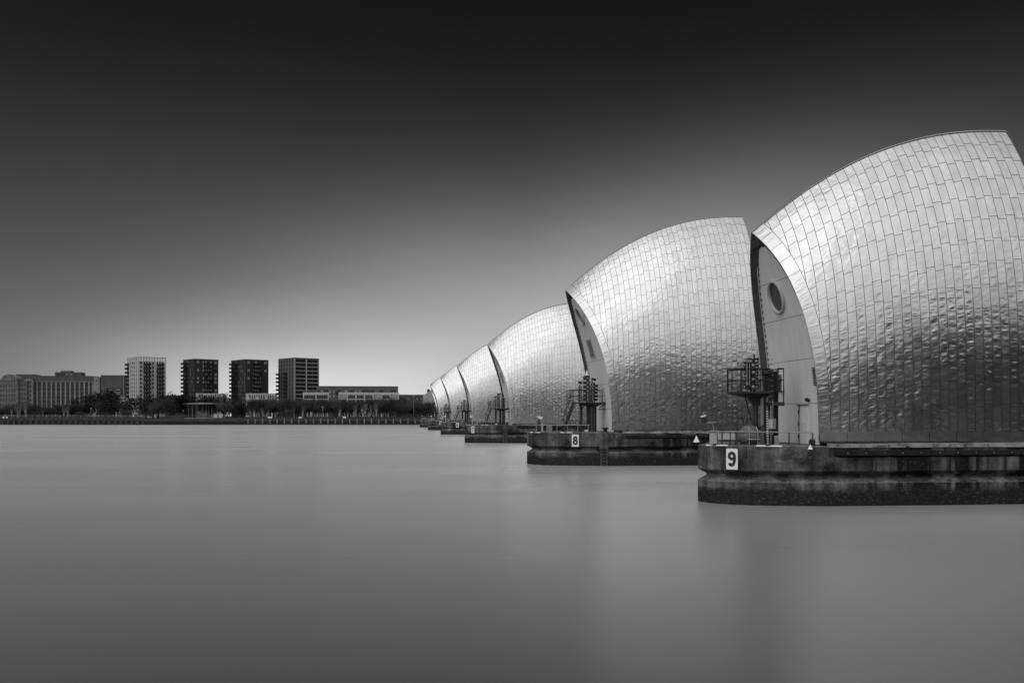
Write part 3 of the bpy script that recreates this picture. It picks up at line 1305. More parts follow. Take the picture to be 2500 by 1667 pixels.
# camera post with housing
c = at(1742, 1082, 48.0)
c.z = Z0
root = thing('camera_post', 'pale cabinet post carrying a tilted security camera on a bent arm', 'camera', c)
m = MB()
m.bx(-0.16, 0.12, -0.14, 0.14, 0, 0.66)
m.build('cabinet', M['offwhite'], root)
m = MB()
m.bx(-0.2, 0.16, -0.18, 0.18, 0.66, 0.74)
m.build('cabinet_cap', M['grey'], root)
m = MB()
m.path([(0, 0, 0.72), (-0.02, 0, 0.98), (-0.08, 0, 1.09), (-0.42, 0, 1.10), (-0.5, 0, 1.18)], 0.022, 6)
m.tube((-0.35, 0, 1.13), (0.12, 0, 1.14), 0.03, 6)
m.build('arm', M['galv'], root)
m = MB()
m.box((-0.50, 0, 1.31), (0.17, 0.2, 0.36), ry=-0.5)
hs = m.build('camera_body', M['dark'], root)
m = MB()
m.box((-0.55, 0, 1.46), (0.24, 0.24, 0.06), ry=-0.3)
m.build('sun_hood', M['white'], root)

# three blank information panels
for i, (x0_, x1_) in enumerate(((1752, 1762), (1764.5, 1781.5), (1784.5, 1794.5))):
    a, b = at(x0_, 1073, 47.9), at(x1_, 1058, 47.9)
    root = thing('blank_panel', ['narrow pale panel on the railing next to the camera post', 'wide pale panel on the railing, between two narrow ones', 'narrow pale panel on the railing beside the tank'][i], 'panel', ((a.x + b.x) / 2, a.y, Z0))
    m = MB()
    hw = (b.x - a.x) / 2
    m.bx(-hw, hw, -0.02, 0.02, a.z - Z0, b.z - Z0)
    m.build('sheet', M['offwhite'], root)
    m = MB()
    m.bx(hw, hw + 0.05, 0.0, 0.05, 0, b.z - Z0 + 0.05)
    m.build('post', M['dark'], root)

# domed tank with hatch ladder
c = at(1829, 1084, 48.6)
c.z = Z0
root = thing('tank', 'squat grey tank with a domed lid and a dark maple-shaped patch of wear', 'tank', c)
root['label'] = 'squat grey tank with a domed lid behind the handrail'
m = MB()
m.lathe((0, 0, 0), [(0.42, 0.0), (0.5, 0.12), (0.62, 0.2), (0.64, 0.5), (0.60, 0.56)], 28)
m.build('body', M['midgrey'], root)
m = MB()
m.lathe((0, 0, 0), [(0.60, 0.56), (0.62, 0.60), (0.58, 0.70), (0.42, 0.78), (0.34, 0.90), (0.20, 0.99), (0.0, 1.02)], 28)
m.build('lid', M['midgrey'], root)
m = MB()
for s_ in (-0.25, 0.2):
    m.path([(s_, -0.68, 0), (s_, -0.68, 0.7), (s_ * 0.9, -0.5, 0.92)], 0.03, 6)
m.tube((-0.35, -0.7, 0.28), (0.32, -0.7, 0.28), 0.04, 6)
m.build('ladder', M['galv'], root)
for k, (x0_, x1_) in enumerate(((1800, 1815), (1822, 1837))):
    a, b = at(x0_, 1050, 49.6), at(x1_, 1020, 49.6)
    root = thing('hoop_rail', ['dark hoop handrail behind the tank, on its outer side', 'dark hoop handrail behind the tank, on its inner side'][k], 'handrail', ((a.x + b.x) / 2, a.y, Z0), 0, 'hoop handrails')
    hw = (b.x - a.x) / 2
    hz = b.z - Z0
    pts = [(-hw, 0, 0), (-hw, 0, hz - hw)] + [(-hw * math.cos(R(q_)), 0, hz - hw + hw * math.sin(R(q_))) for q_ in range(30, 180, 30)] + [(hw, 0, hz - hw), (hw, 0, 0)]
    m = MB()
    m.path(pts, 0.035, 6)
    m.build('hoop', M['dark'], root)
    m = MB()
    m.tube((-hw, 0, hz * 0.55), (hw, 0, hz * 0.55), 0.025, 6)
    m.build('crossbar', M['dark'], root)

# valve wheel on its spindle
c = at(1860, 1083, 48.9)
c.z = Z0
root = thing('valve', 'black hand wheel valve on a thin spindle beside the tank', 'valve', c)
m = MB()
m.tube((0, 0, 0), (0, 0, 0.8), 0.03, 6)
m.build('spindle', M['galv'], root)
m = MB()
pts = [Vector((0.13 * math.cos(R(a)), -0.08, 0.85 + 0.13 * math.sin(R(a)))) for a in range(0, 361, 30)]
m.path(pts, 0.022, 5)
m.tube((-0.12, -0.08, 0.85), (0.12, -0.08, 0.85), 0.018, 5)
m.tube((0, -0.08, 0.73), (0, -0.08, 0.97), 0.018, 5)
m.box((-0.12, 0, 0.85), (0.14, 0.14, 0.16))
m.build('wheel', M['black'], root)

# striped pole
a, b = at(1874.5, 1081, 47.6), at(1872.5, 1000, 47.6)
root = thing('striped_pole', 'slim pole with black and white diagonal stripes at the parapet', 'pole', (a.x, a.y, Z0))
m = MB()
m.tube((0, 0, 0.05), (-0.03, 0, b.z - Z0), 0.045, 10)
m.build('pole', M['stripe'], root)
m = MB()
m.bx(-0.16, 0.16, -0.1, 0.1, 0, 0.05)
m.build('foot', M['grey'], root)

# cabinet on a pipe and small louvre box
a, b = at(1877, 1046, 48.6), at(1893, 1023, 48.6)
root = thing('control_cabinet', 'grey metal cabinet fixed on a pipe beside the striped pole', 'cabinet', ((a.x + b.x) / 2, a.y, Z0))
hw = (b.x - a.x) / 2
m = MB()
m.bx(-hw, -hw * 0.1, -0.12, 0.1, a.z - Z0, b.z - Z0)
m.build('door', M['offwhite'], root)
m = MB()
m.bx(-hw * 0.08, hw, -0.08, 0.14, a.z - Z0 - 0.02, b.z - Z0 + 0.02)
m.build('housing', M['grey'], root)
m = MB()
m.tube((0.0, 0.16, 0), (0.0, 0.16, 2.0), 0.035, 8)
m.tube((0.12, 0.2, b.z - Z0), (0.12, 0.2, 2.3), 0.02, 6)
m.build('conduit', M['grey'], root)
a, b = at(1890, 1083, 48.0), at(1901, 1064, 48.0)
root = thing('vent_box', 'small slatted vent box standing on the deck by the end wall', 'vent', ((a.x + b.x) / 2, a.y, Z0))
hw, hz = (b.x - a.x) / 2, b.z - Z0
m = MB()
m.bx(-hw, hw, -0.02, 0.3, 0, hz)
m.build('case', M['black'], root)
for k in range(8):
    m = MB()
    m.box((0, -0.04, 0.03 + k * hz / 8), (hw * 2, 0.05, 0.025), rx=0.5)
    m.build('slat', M['offwhite'], root)
a, b = at(1979, 1084, 46.3), at(1990, 1070, 46.3)
root = thing('wire_basket', 'dark mesh basket at the inner end of the handrail', 'basket', ((a.x + b.x) / 2, a.y, Z0))
hw, hz = (b.x - a.x) / 2, b.z - Z0
m = MB()
for k in range(5):
    m.tube((-hw + k * hw / 2, 0, 0), (-hw + k * hw / 2, 0, hz), 0.012, 4)
    m.tube((-hw, 0, k * hz / 4), (hw, 0, k * hz / 4), 0.012, 4)
m.bx(-hw, hw, 0.02, 0.2, 0, hz * 0.8)
m.build('mesh_panel', M['dark'], root)

# door, lamp and louvre on the end wall of pier 9 (parts of the pier)


def on_wall(S, z, y, Orig, d=0.0):
    sg = max((z - S.zb) / (S.zt - S.zb), 0)
    return Vector((S.xo(sg) + 0.25 - d - Orig[0], y, z))


m = MB()
c = on_wall(SMALL, Z0 + 1.0, -1.35, O9, 0.03)
m.bx(c.x - 0.03, c.x + 0.05, c.y - 0.48, c.y + 0.48, Z0, Z0 + 2.0)
dr = m.build('door', M['ribbed'], wall9)
m = MB()
m.bx(c.x - 0.06, c.x + 0.05, c.y + 0.48, c.y + 0.54, Z0, Z0 + 2.02)
m.bx(c.x - 0.09, c.x + 0.05, c.y - 0.6, c.y + 0.8, Z0 + 2.03, Z0 + 2.07)
for k in range(3):
    m.bx(c.x - 0.09, c.x - 0.05, c.y + 0.44, c.y + 0.56, Z0 + 0.3 + k * 0.65, Z0 + 0.48 + k * 0.65)
m.build('door_frame', M['dark'], wall9)
m = MB()
m.bx(c.x - 0.05, c.x - 0.035, c.y - 0.22, c.y + 0.08, Z0 + 1.1, Z0 + 1.26)
m.build('door_notice', M['white'], wall9)
m = MB()
m.box((c.x - 0.15, c.y - 0.75, Z0 + 2.3), (0.2, 0.14, 0.17), ry=0.3)
m.tube((c.x, c.y - 0.75, Z0 + 2.25), (c.x - 0.2, c.y - 0.75, Z0 + 2.25), 0.03, 6)
m.build('door_lamp', M['black'], wall9)
# white louvre behind the platform
c = on_wall(SMALL, 6.2, 1.7, O9, 0.04)
m = MB()
m.bx(c.x - 0.04, c.x + 0.04, c.y - 0.7, c.y + 0.7, 5.75, 6.75)
vb_ = m.build('vent_plate', M['white'], wall9)
m = MB()
for k in range(11):
    m.box((c.x - 0.07, c.y, 5.8 + k * 0.085), (0.06, 1.1, 0.03), ry=0.5)
m.build('vent_slats', M['black'], wall9)
# slotted strip beside the near edge of the end wall
m = MB()
for k in range(11):
    c = on_wall(SMALL, 6.0 + k * 0.085, -SMALL.W + 0.45, O9, 0.03)
    m.box((c.x, c.y, c.z), (0.05, 0.5, 0.04))
m.build('slot_vent', M['black'], wall9)

# ------------------------------------------------------------------ signal platforms


def guard_rail(m, pts, h, posts=True, mid=True, r=0.028, n=6):
    for a, b in zip(pts[:-1], pts[1:]):
        a, b = Vector(a), Vector(b)
        m.tube(a + Vector((0, 0, h)), b + Vector((0, 0, h)), r, n)
        if mid:
            m.tube(a + Vector((0, 0, h * 0.5)), b + Vector((0, 0, h * 0.5)), r * 0.8, n)
        L = (b - a).length
        k = max(int(L / 0.62), 1)
        for i in range(k + 1):
            q = a + (b - a) * i / k
            m.tube(q, q + Vector((0, 0, h)), r * 0.8, n)


def lamp_stack(root, x, y, z, n, dirs, sc=1.0):
    """A column of square signal lamps with hoods; each lamp its own part."""
    m = MB()
    m.tube((x, y, z), (x, y, z + n * 0.36 * sc + 0.25), 0.05, 8)
    m.build('lamp_mast', M['dark'], root)
    for k in range(n):
        for dx, dy in dirs:
            c = Vector((x + dx * 0.2 * sc, y + dy * 0.2 * sc, z + 0.25 + k * 0.36 * sc))
            m = MB()
            m.box(c, (0.26 * sc, 0.26 * sc, 0.27 * sc))
            m.box(c + Vector((dx * 0.18, dy * 0.18, 0.13)) * sc, (0.2 * sc, 0.2 * sc, 0.03))
            lamp = m.build('signal_lamp', M['dark'], root)
            m = MB()
            m.lathe(c + Vector((dx, dy, 0)) * 0.135 * sc, [(0.0, 0.0), (0.075 * sc, 0.0), (0.075 * sc, 0.01)], 10, 'X' if abs(dx) > abs(dy) else 'Y')
            m.build('lens', M['lens'], lamp)


# pier 9 platform
P0 = at(1850, 1083, 50.0)
ORG = Vector((P0.x, 50.0, Z0))
plat9 = thing('signal_platform', 'dark raised signal platform with railings and lamps on the nearest pier', 'platform', ORG)
xL, xR = at(1788, 956, 49.6).x - ORG.x, at(1862, 956, 49.6).x - ORG.x
ZF = 5.68 - Z0
m = MB()
yn, yf = -1.0, 1.0
pl = [(xL, -0.35), (xL + 0.25, -0.95), (xR + 0.15, -1.0), (xR + 0.15, 1.0), (xL + 0.25, 0.95), (xL, 0.35)]
pc = [((x + 0.3) * 0.55, y * 0.5) for x, y in pl]
n = len(pl)
vs = [(x, y, ZF) for x, y in pl] + [(x, y, ZF - 0.1) for x, y in pl] + [(x, y, ZF - 0.3) for x, y in pc]
m.add(vs, [tuple(range(n))] + [(n + i, n + (i + 1) % n, (i + 1) % n, i) for i in range(n)] + [(2 * n + i, 2 * n + (i + 1) % n, n + (i + 1) % n, n + i) for i in range(n)] + [tuple(range(3 * n - 1, 2 * n - 1, -1))])
m.build('floor', M['dark'], plat9)
m = MB()
guard_rail(m, [(x, y, ZF) for x, y in pl[2:] + pl[:3]], 1.18)
m.tube((xL - 0.15, -0.4, ZF + 1.16), (xR, -1.0, ZF + 1.2), 0.03, 6)
m.build('guard_rail', M['dark'], plat9)
m = MB()
m.tube((-0.12, 0, 0), (-0.12, 0, ZF - 0.2), 0.13, 10)
m.add([(-0.55, -0.25, ZF - 0.25), (0.2, -0.25, ZF - 0.25), (0.2, 0.25, ZF - 0.25), (-0.55, 0.25, ZF - 0.25), (-0.22, -0.1, ZF - 0.75), (0.0, -0.1, ZF - 0.75), (0.0, 0.1, ZF - 0.75), (-0.22, 0.1, ZF - 0.75)],
      [(0, 3, 2, 1), (4, 5, 6, 7), (0, 1, 5, 4), (1, 2, 6, 5), (2, 3, 7, 6), (3, 0, 4, 7)])
m.build('column', M['dark'], plat9)
m = MB()
m.tube((-0.9, -0.5, ZF - 0.25), (-0.2, 0.3, ZF - 1.6), 0.03, 6)
m.build('brace', M['dark'], plat9)
m = MB()
m.tube((0.12, -0.3, 0), (0.12, -0.3, ZF - 0.35), 0.09, 10)
m.tube((0.36, -0.4, 0.3), (0.36, -0.4, ZF - 0.2), 0.05, 8)
m.build('service_pipe', M['grey'], plat9)
m = MB()
m.bx(0.45, 0.75, -0.3, 0.3, 0, ZF + 1.2)
m.bx(0.95, 1.0, -0.35, 0.3, 0, ZF + 1.1)
m.build('ladder_shaft', M['dark'], plat9)
m = MB()
for k in range(16):
    m.tube((0.47, -0.34, 0.25 + k * 0.28), (0.73, -0.34, 0.25 + k * 0.28), 0.016, 5)
m.build('ladder_rungs', M['galv'], plat9)
m = MB()
x2 = at(1907, 956, 49.6).x - ORG.x
m.bx(0.75, x2, -0.7, 0.7, ZF - 0.03, ZF + 0.03)
m.bx(0.3, x2 + 0.05, -0.75, 0.6, ZF - 0.75, ZF - 0.55)
m.build('side_landing', M['dark'], plat9)
m = MB()
guard_rail(m, [(0.8, -0.72, ZF), (x2, -0.72, ZF), (x2, 0.7, ZF)], 1.2, r=0.035)
m.tube((x2, -0.72, ZF - 0.7), (x2, -0.72, ZF), 0.035, 6)
m.build('side_rail', M['dark'], plat9)
m = MB()
m.box((x2 - 0.28, -0.62, ZF + 0.25), (0.2, 0.2, 0.42))
m.box((x2 - 0.2, -0.62, ZF + 0.5), (0.12, 0.12, 0.3))
m.build('junction_box', M['dark'], plat9)
lamp_stack(plat9, -0.55, -0.45, ZF, 4, [(-1, 0), (0, -1)], 1.05)
lamp_stack(plat9, -0.2, 0.0, ZF, 5, [(-1, 0), (0, -1)], 0.95)
m = MB()
for dx in (-0.86, -0.72):
    m.tube((dx, -0.7, ZF + 0.3), (dx, -0.7, ZF + 1.5), 0.03, 6)
m.box((-0.78, -0.7, ZF + 1.58), (0.34, 0.16, 0.1))
m.build('lamp_frame', M['galv'], plat9)
m = MB()
m.lathe((0.28, -0.75, ZF + 0.95), [(0.0, -0.3), (0.12, -0.3), (0.15, 0.1), (0.06, 0.25), (0.0, 0.25)], 12, 'X')
m.build('searchlight', M['black'], plat9)

# pier 8 platform (and, copied, those of piers 7 to 4)
YP = 90.4
P0 = at(1432, 1050, YP)
ORG8 = Vector((P0.x, YP, Z0))
plat8 = thing('signal_platform', 'dark signal platform with a white cone top and a steep stair, on the second pier', 'platform', ORG8, 0, 'signal platforms on the big piers')
lx_ = lambda px: at(px, 985, YP).x - ORG8.x
ZF = at(1432, 982, YP).z - Z0
m = MB()
xa_, xb_ = lx_(1398), lx_(1470)
m.bx(xa_, xb_, -0.95, 0.95, ZF - 0.1, ZF)
m.lathe((lx_(1444), 0, ZF), [(1.05, -0.1), (1.0, -0.2), (0.45, -0.42), (0.0, -0.44)], 16)
m.build('floor', M['dark'], plat8)
m = MB()
m.bx(lx_(1468), lx_(1484), -0.6, 0.6, ZF - 0.06, ZF + 0.02)
m.path([(lx_(1460), -0.5, ZF - 0.5), (lx_(1474), -0.5, ZF - 0.12)], 0.05, 6)
m.tube((lx_(1458), -0.5, ZF - 0.66), (lx_(1486), -0.5, ZF - 0.66), 0.05, 6)
m.tube((lx_(1486), -0.5, ZF - 0.66), (lx_(1484), -0.5, ZF + 0.1), 0.04, 6)
m.build('side_landing', M['dark'], plat8)
m = MB()
guard_rail(m, [(lx_(1470), 0.95, ZF), (lx_(1388), 0.95, ZF), (lx_(1388), -0.95, ZF), (lx_(1464), -0.95, ZF)], 1.12)
m.build('guard_rail', M['dark'], plat8)
m = MB()
guard_rail(m, [(lx_(1468), -0.6, ZF), (lx_(1481), -0.6, ZF), (lx_(1481), 0.6, ZF)], 1.25)
m.build('side_rail', M['dark'], plat8)
for px, r_ in ((1418.5, 0.15), (1451, 0.21)):
    m = MB()
    m.tube((lx_(px), 0, 0), (lx_(px), 0, ZF - 0.1), r_, 12)
    m.lathe((lx_(px), 0, ZF - 0.1), [(r_ + 0.12, 0.0), (r_, -0.2)], 12)
    m.build('column', M['dark'], plat8)
m = MB()
m.bx(lx_(1435), lx_(1444), 0.3, 0.7, 0, ZF)
m.build('cable_duct', M['dark'], plat8)
m = MB()
m.tube((lx_(1420), 0, ZF - 0.7), (lx_(1430), 0, ZF - 0.15), 0.035, 6)
m.build('brace', M['dark'], plat8)
# stair
m = MB()
s0, s1 = Vector((lx_(1372), -0.7, 0.0)), Vector((lx_(1398), -0.7, ZF))
for y in (-0.95, -0.35):
    a, b = Vector((s0.x, y, 0)), Vector((s1.x, y, ZF))
    m.box((a + b) / 2, ((b - a).length, 0.05, 0.2), ry=-math.atan2(ZF, s1.x - s0.x))
    m.tube(a + Vector((-0.12, 0, 0.9)), b + Vector((-0.12, 0, 1.1)), 0.025, 6)
    for k in range(4):
        q = a + (b - a) * (0.1 + k * 0.27)
        m.tube(q, q + Vector((-0.1, 0, 0.95)), 0.02, 5)
m.build('stair_side', M['dark'], plat8)
for k in range(11):
    q = s0 + (s1 - s0) * (k + 0.5) / 11
    m = MB()
    m.box((q.x, -0.65, q.z), (0.2, 0.56, 0.03))
    m.build('tread', M['grey'], plat8)
lamp_stack(plat8, lx_(1433), 0.0, ZF, 6, [(0, -1), (-1, 0)], 1.1)
lamp_stack(plat8, lx_(1416), 0.1, ZF, 4, [(0, -1)], 1.0)
lamp_stack(plat8, lx_(1446), 0.1, ZF, 5, [(0, -1)], 1.0)
lamp_stack(plat8, lx_(1452), 0.1, ZF, 5, [(1, 0)], 0.9)
m = MB()
m.lathe((lx_(1433), 0, ZF + 2.5), [(0.2, -0.35), (0.27, 0.0), (0.24, 0.02), (0.0, 0.02)], 14)
m.build('mast_drum', M['dark'], plat8)
m = MB()
m.lathe((lx_(1433), 0, ZF + 2.53), [(0.2, 0.0), (0.14, 0.12), (0.06, 0.34), (0.0, 0.52)], 14)
m.build('cone_top', M['white'], plat8)
for px, dz in ((1416, 1.85), (1449, 2.15)):
    m = MB()
    m.box((lx_(px), -0.1, ZF + dz), (0.42, 0.18, 0.2), ry=0.35)
    m.build('camera_head', M['black'], plat8)
m = MB()
m.box((lx_(1479), -0.4, ZF + 0.6), (0.25, 0.25, 0.55))
m.build('junction_box', M['dark'], plat8)

dv = lambda k: Vector((0, SP * k, 0))
ORD = {'7': 'third', '6': 'fourth', '5': 'fifth', '4': 'sixth'}
for k, lab in ((1, 'dark signal platform crowded with lamps on the third pier'), (2, 'dark signal platform on the fourth pier'), (3, 'small dark signal platform on the fifth pier'), (4, 'tiny dark signal platform on the sixth pier')):
    copy_thing(plat8, ORG8 + dv(k), lab)

# ------------------------------------------------------------------ the rest of pier 8's nose, copied to 7..4
p = surf8(1404, 1075)
BP = p + Vector((0, -0.1, 0))
BR = flank_rz(poly8, p.x)
digit_board('8', 'white board with a black eight on the second pier', BP, BR, 1.06)
for k, ch in ((1, '7'), (2, '6'), (3, '5'), (4, '4')):
    pos = BP + dv(k)
    if k == 1:
        pos = surf8(1154.5, 1048.5, Y8 + SP) + Vector((0, -0.1, 0))
    digit_board(ch, 'white board with a black %s on the %s pier' % ({'7': 'seven', '6': 'six', '5': 'five', '4': 'four'}[ch], ORD[ch]), pos, flank_rz(poly8, pos.x), 1.06)
a, b = surf8(1294, 1055), surf8(1318, 1055.5)
L1 = tube_lamp(a + Vector((0, -0.16, 0)), b + Vector((0, -0.16, 0)), 'white tube lamp at the outer end of the second pier')
a, b = surf8(1367, 1055.5), surf8(1397, 1056)
L2 = tube_lamp(a + Vector((0, -0.16, 0)), b + Vector((0, -0.16, 0)), 'white tube lamp just above and outside the 8 board')
ra, rbp = at(1306, 1037.5, 87.0), at(1440, 1037.5, 85.6)
O = Vector((ra.x, ra.y, Z0))
RL = thing('railing', 'pale handrail along the second pier', 'railing', O, 0, 'handrails of the big piers')
m = MB()
m.tube(ra - O, rbp - O, 0.035, 8)
m.build('top_rail', M['galv'], RL)
for k in range(6):
    e = ra + (rbp - ra) * (k + 0.15) / 5.3
    m = MB()
    m.tube((e.x - O.x, e.y - O.y, 0), e - O, 0.03, 6)
    m.build('post', M['galv'], RL)
c = at(1320, 1052, 87.6)
c.z = Z0
CP = thing('camera_post', 'white security camera on a short pale post, on the second pier', 'camera', c, 0, 'camera posts of the big piers')
m = MB()
m.bx(-0.3, -0.05, -0.2, 0.2, 0, 0.75)
m.lathe((-0.18, 0, 0.75), [(0.16, 0.0), (0.12, 0.25), (0.07, 0.4)], 10)
m.build('pedestal', M['dark'], CP)
m = MB()
m.bx(0.03, 0.2, -0.1, 0.1, 0, 0.8)
m.build('cabinet', M['offwhite'], CP)
m = MB()
m.box((-0.05, 0, 1.32), (0.42, 0.22, 0.2), ry=0.3)
m.build('camera_body', M['white'], CP)
m = MB()
m.box((0.17, 0, 1.24), (0.1, 0.18, 0.16), ry=0.3)
m.build('camera_lens', M['black'], CP)
c = at(1342, 1052, 87.6)
c.z = Z0
CB = thing('control_cabinet', 'grey cabinet behind the handrail of the second pier', 'cabinet', c, 0, 'cabinets of the big piers')
m = MB()
m.bx(-0.2, 0.2, -0.15, 0.15, 0, 0.7)
m.build('housing', M['grey'], CB)
m = MB()
m.bx(-0.23, 0.23, -0.18, 0.18, 0.7, 0.74)
m.build('cap', M['midgrey'], CB)
c = at(1431, 1051, 86.2)
c.z = Z0
WL = thing('floodlight', 'small white floodlight low behind the handrail, on the second pier', 'floodlight', c, 0, 'floodlights of the big piers')
m = MB()
m.box((0, 0, 0.2), (0.3, 0.2, 0.26), ry=0.2)
m.build('housing', M['white'], WL)
m = MB()
m.box((-0.15, 0, 0.34), (0.5, 0.3, 0.16))
m.build('bracket', M['black'], WL)
c = at(1478, 1052, 86.4)
c.z = Z0
DB = thing('bollard', 'squat dark bollard by the foot of the end wall, on the second pier', 'bollard', c, 0, 'bollards of the big piers')
m = MB()
m.lathe((0, 0, 0), [(0.2, 0.0), (0.18, 0.3), (0.3, 0.34), (0.3, 0.44), (0.0, 0.45)], 12)
m.build('post', M['dark'], DB)
m = MB()
m.lathe((0, 0, 0), [(0.34, 0.0), (0.34, 0.04), (0.0, 0.05)], 12)
m.build('flange', M['dark'], DB)
c = at(1405, 1052, 88.4)
c.z = Z0
HR = thing('hoop_rail', 'thin curly handrails round a hatch, on the second pier', 'handrail', c, 0, 'hatch rails of the big piers')
for k in range(3):
    m = MB()
    x = -0.5 + k * 0.5
    m.path([(x, 0, 0), (x, 0, 0.9), (x + 0.1, 0, 1.12), (x + 0.25, 0, 1.12), (x + 0.35, 0, 0.9), (x + 0.35, 0, 0)], 0.025, 6)
    m.build('hoop', M['dark'], HR)
for k, ch in ((1, '7'), (2, '6'), (3, '5'), (4, '4')):
    for src, lab in ((L1, 'white tube lamp at the outer end of the %s pier'), (L2, 'white tube lamp beside the number board of the %s pier'), (RL, 'pale handrail along the %s pier'),
                     (CP, 'white security camera on a post on the %s pier'), (WL, 'small white floodlight on the %s pier'), (CB, 'grey cabinet on the %s pier'), (DB, 'squat dark bollard on the %s pier')):
        copy_thing(src, src.location + dv(k), lab % ORD[ch])

# ------------------------------------------------------------------ the far bank
M['quay'] = plain('dark_quay_wall', 0.022, 0.85, 0, 0.5, 0.4, 0.2)
M['quayface'] = plain('grey_quay_capping', 0.05, 0.85, 0, 0.4, 0.3, 0.2)
M['pile'] = plain('weathered_timber_pile', 0.055, 0.85, 0, 0.4, 1.0, 0.2)
M['farpile'] = plain('pale_steel_pile', 0.17, 0.7, 0, 0.3, 1.0, 0.3)
M['path'] = plain('pale_path', 0.22, 0.85, 0, 0.15, 0.2, 0.2)
M['twig'] = plain('winter_twigs', 0.075, 0.9, 0, 0.35, 0.5, 0.2)
M['twig2'] = plain('dark_winter_twigs', 0.042, 0.9, 0, 0.35, 0.5, 0.2)
M['birch'] = plain('pale_birch_bark', 0.34, 0.8, 0, 0.25, 3.0, 0.2)
GZ = 3.0
BX0, BX1 = -187.0, 6.0


def bank_y(X):
    return 484.0 + (6.0 - X) * 25.0 / 193.0


m = MB()
XA, XB = -1500, 900
m.add([(XA, bank_y(XA), GZ), (XB, bank_y(XB), GZ), (XB, 3500, GZ), (XA, 3500, GZ)], [(0, 1, 2, 3)])
tag(m.build('far_bank', M['grass']), kind='structure')


def bank_at(px, dy=0.0):
    """Ground point of the far bank at a pixel column, dy metres behind the quay edge."""
    t_ = math.tan(math.atan((px - 1250) / FPX) + R(YAW))
    # Y = 484 + (6 - X) * k, X = Y t
    k = 25.0 / 193.0
    Y = (484.0 + 6 * k + dy) / (1 + k * t_)
    return Vector((Y * t_, Y, GZ))


def quay(name, label, px0, px1, z1, capz, piles):
    a, b = bank_at(px0), bank_at(px1)
    L = (b - a).length
    rz = math.atan2(b.y - a.y, b.x - a.x)
    root = thing(name, label, 'quay wall', (a.x, a.y, 0), rz, 'quay walls of the far bank')
    m = MB()
    m.bx(0, L, -0.3, 0.6, -2.5, z1)
    m.build('sheet_piling', M['quay'], root)
    m = MB()
    m.bx(-0.05, L + 0.05, -0.15, 1.2, z1 + 0.002, capz)
    m.build('capping', M['quayface'], root)
    for x, w_, z0_, z2_, mt, dp in piles(L):
        m = MB()
        m.bx(x - w_ / 2, x + w_ / 2, -0.3 - dp, -0.302, z0_, z2_)
        m.build('pile', mt, root)
    return root


rq = random.Random(8)
quay('quay_wall', 'timber piled quay along the far bank below the old mills', -260, 352, 2.15, GZ + 0.12,
     lambda L: [(x, 1.1 + rq.uniform(-0.2, 0.25), -0.5 + rq.uniform(0.5, 1.0), 1.95 + rq.uniform(-0.25, 0.1), M['pile'], 0.45) for x in np.arange(1.5, L, 2.75)])
quay('quay_wall', 'dark low quay in front of the round pavilion', 352, 594, 1.75, GZ + 0.02,
     lambda L: [(x, 0.5, -0.5, 1.6, M['quay'], 0.15) for x in np.arange(1.5, L, 1.4)])
quay('quay_wall', 'dark quay with evenly spaced pale posts towards the barrier', 594, 1130, 1.75, GZ + 0.15,
     lambda L: [(x, 0.55, 0.55, 2.95 + rq.uniform(-0.1, 0.1), M['farpile'], 0.35) for x in np.arange(2.5, L, 3.55)])


def far_rail(label, px0, px1, h, step, mat):
    a, b = bank_at(px0, 0.8), bank_at(px1, 0.8)
    L = (b - a).length
    rz = math.atan2(b.y - a.y, b.x - a.x)
    root = thing('promenade_railing', label, 'railing', (a.x, a.y, GZ + 0.1), rz, 'railings of the far promenade')
    m = MB()
    m.bx(0, L, -0.06, 0.06, h - 0.14, h)
    m.build('top_rail', mat, root)
    m = MB()
    m.bx(0, L, -0.03, 0.03, 0.08, h * 0.55)
    m.build('infill', M['black'], root)
    for x in np.arange(0, L, step):
        m = MB()
        m.bx(x - 0.05, x + 0.05, -0.062, 0.062, 0, h - 0.142)
        m.build('post', mat, root)


far_rail('thin railing above the timber piled quay', -260, 352, 1.5, 3.4, M['grey'])
far_rail('thin railing above the quay with pale posts', 600, 1130, 1.55, 3.55, M['quayface'])

# small white notices on the right-hand quay
for px, w_, lab in ((659, 2.0, 'white notice board low on the quay railing, the one nearest the pavilion'), (733, 1.6, 'bright white notice board on the quay railing in the middle'), (841, 1.6, 'white notice board on the quay railing nearest the barrier'),
                    (8, 0.7, 'small white notice at the very edge of the view by the mill'), (16.5, 0.7, 'second small pale notice by the mill')):
    b = bank_at(px, 0.0)
    root = thing('notice_board', lab, 'sign', b + Vector((0, 0.2, 0.15)), 0, 'notice boards on the far quay')
    m = MB()
    m.bx(-w_ / 2, w_ / 2, -0.1, 0.0, 0.15, 0.75)
    m.build('board', M['white'], root)
    m = MB()
    for s_ in (-1, 1):
        m.bx(s_ * w_ * 0.4 - 0.05, s_ * w_ * 0.4 + 0.05, 0.0, 0.08, -0.1, 0.7)
    m.build('legs', M['dark'], root)

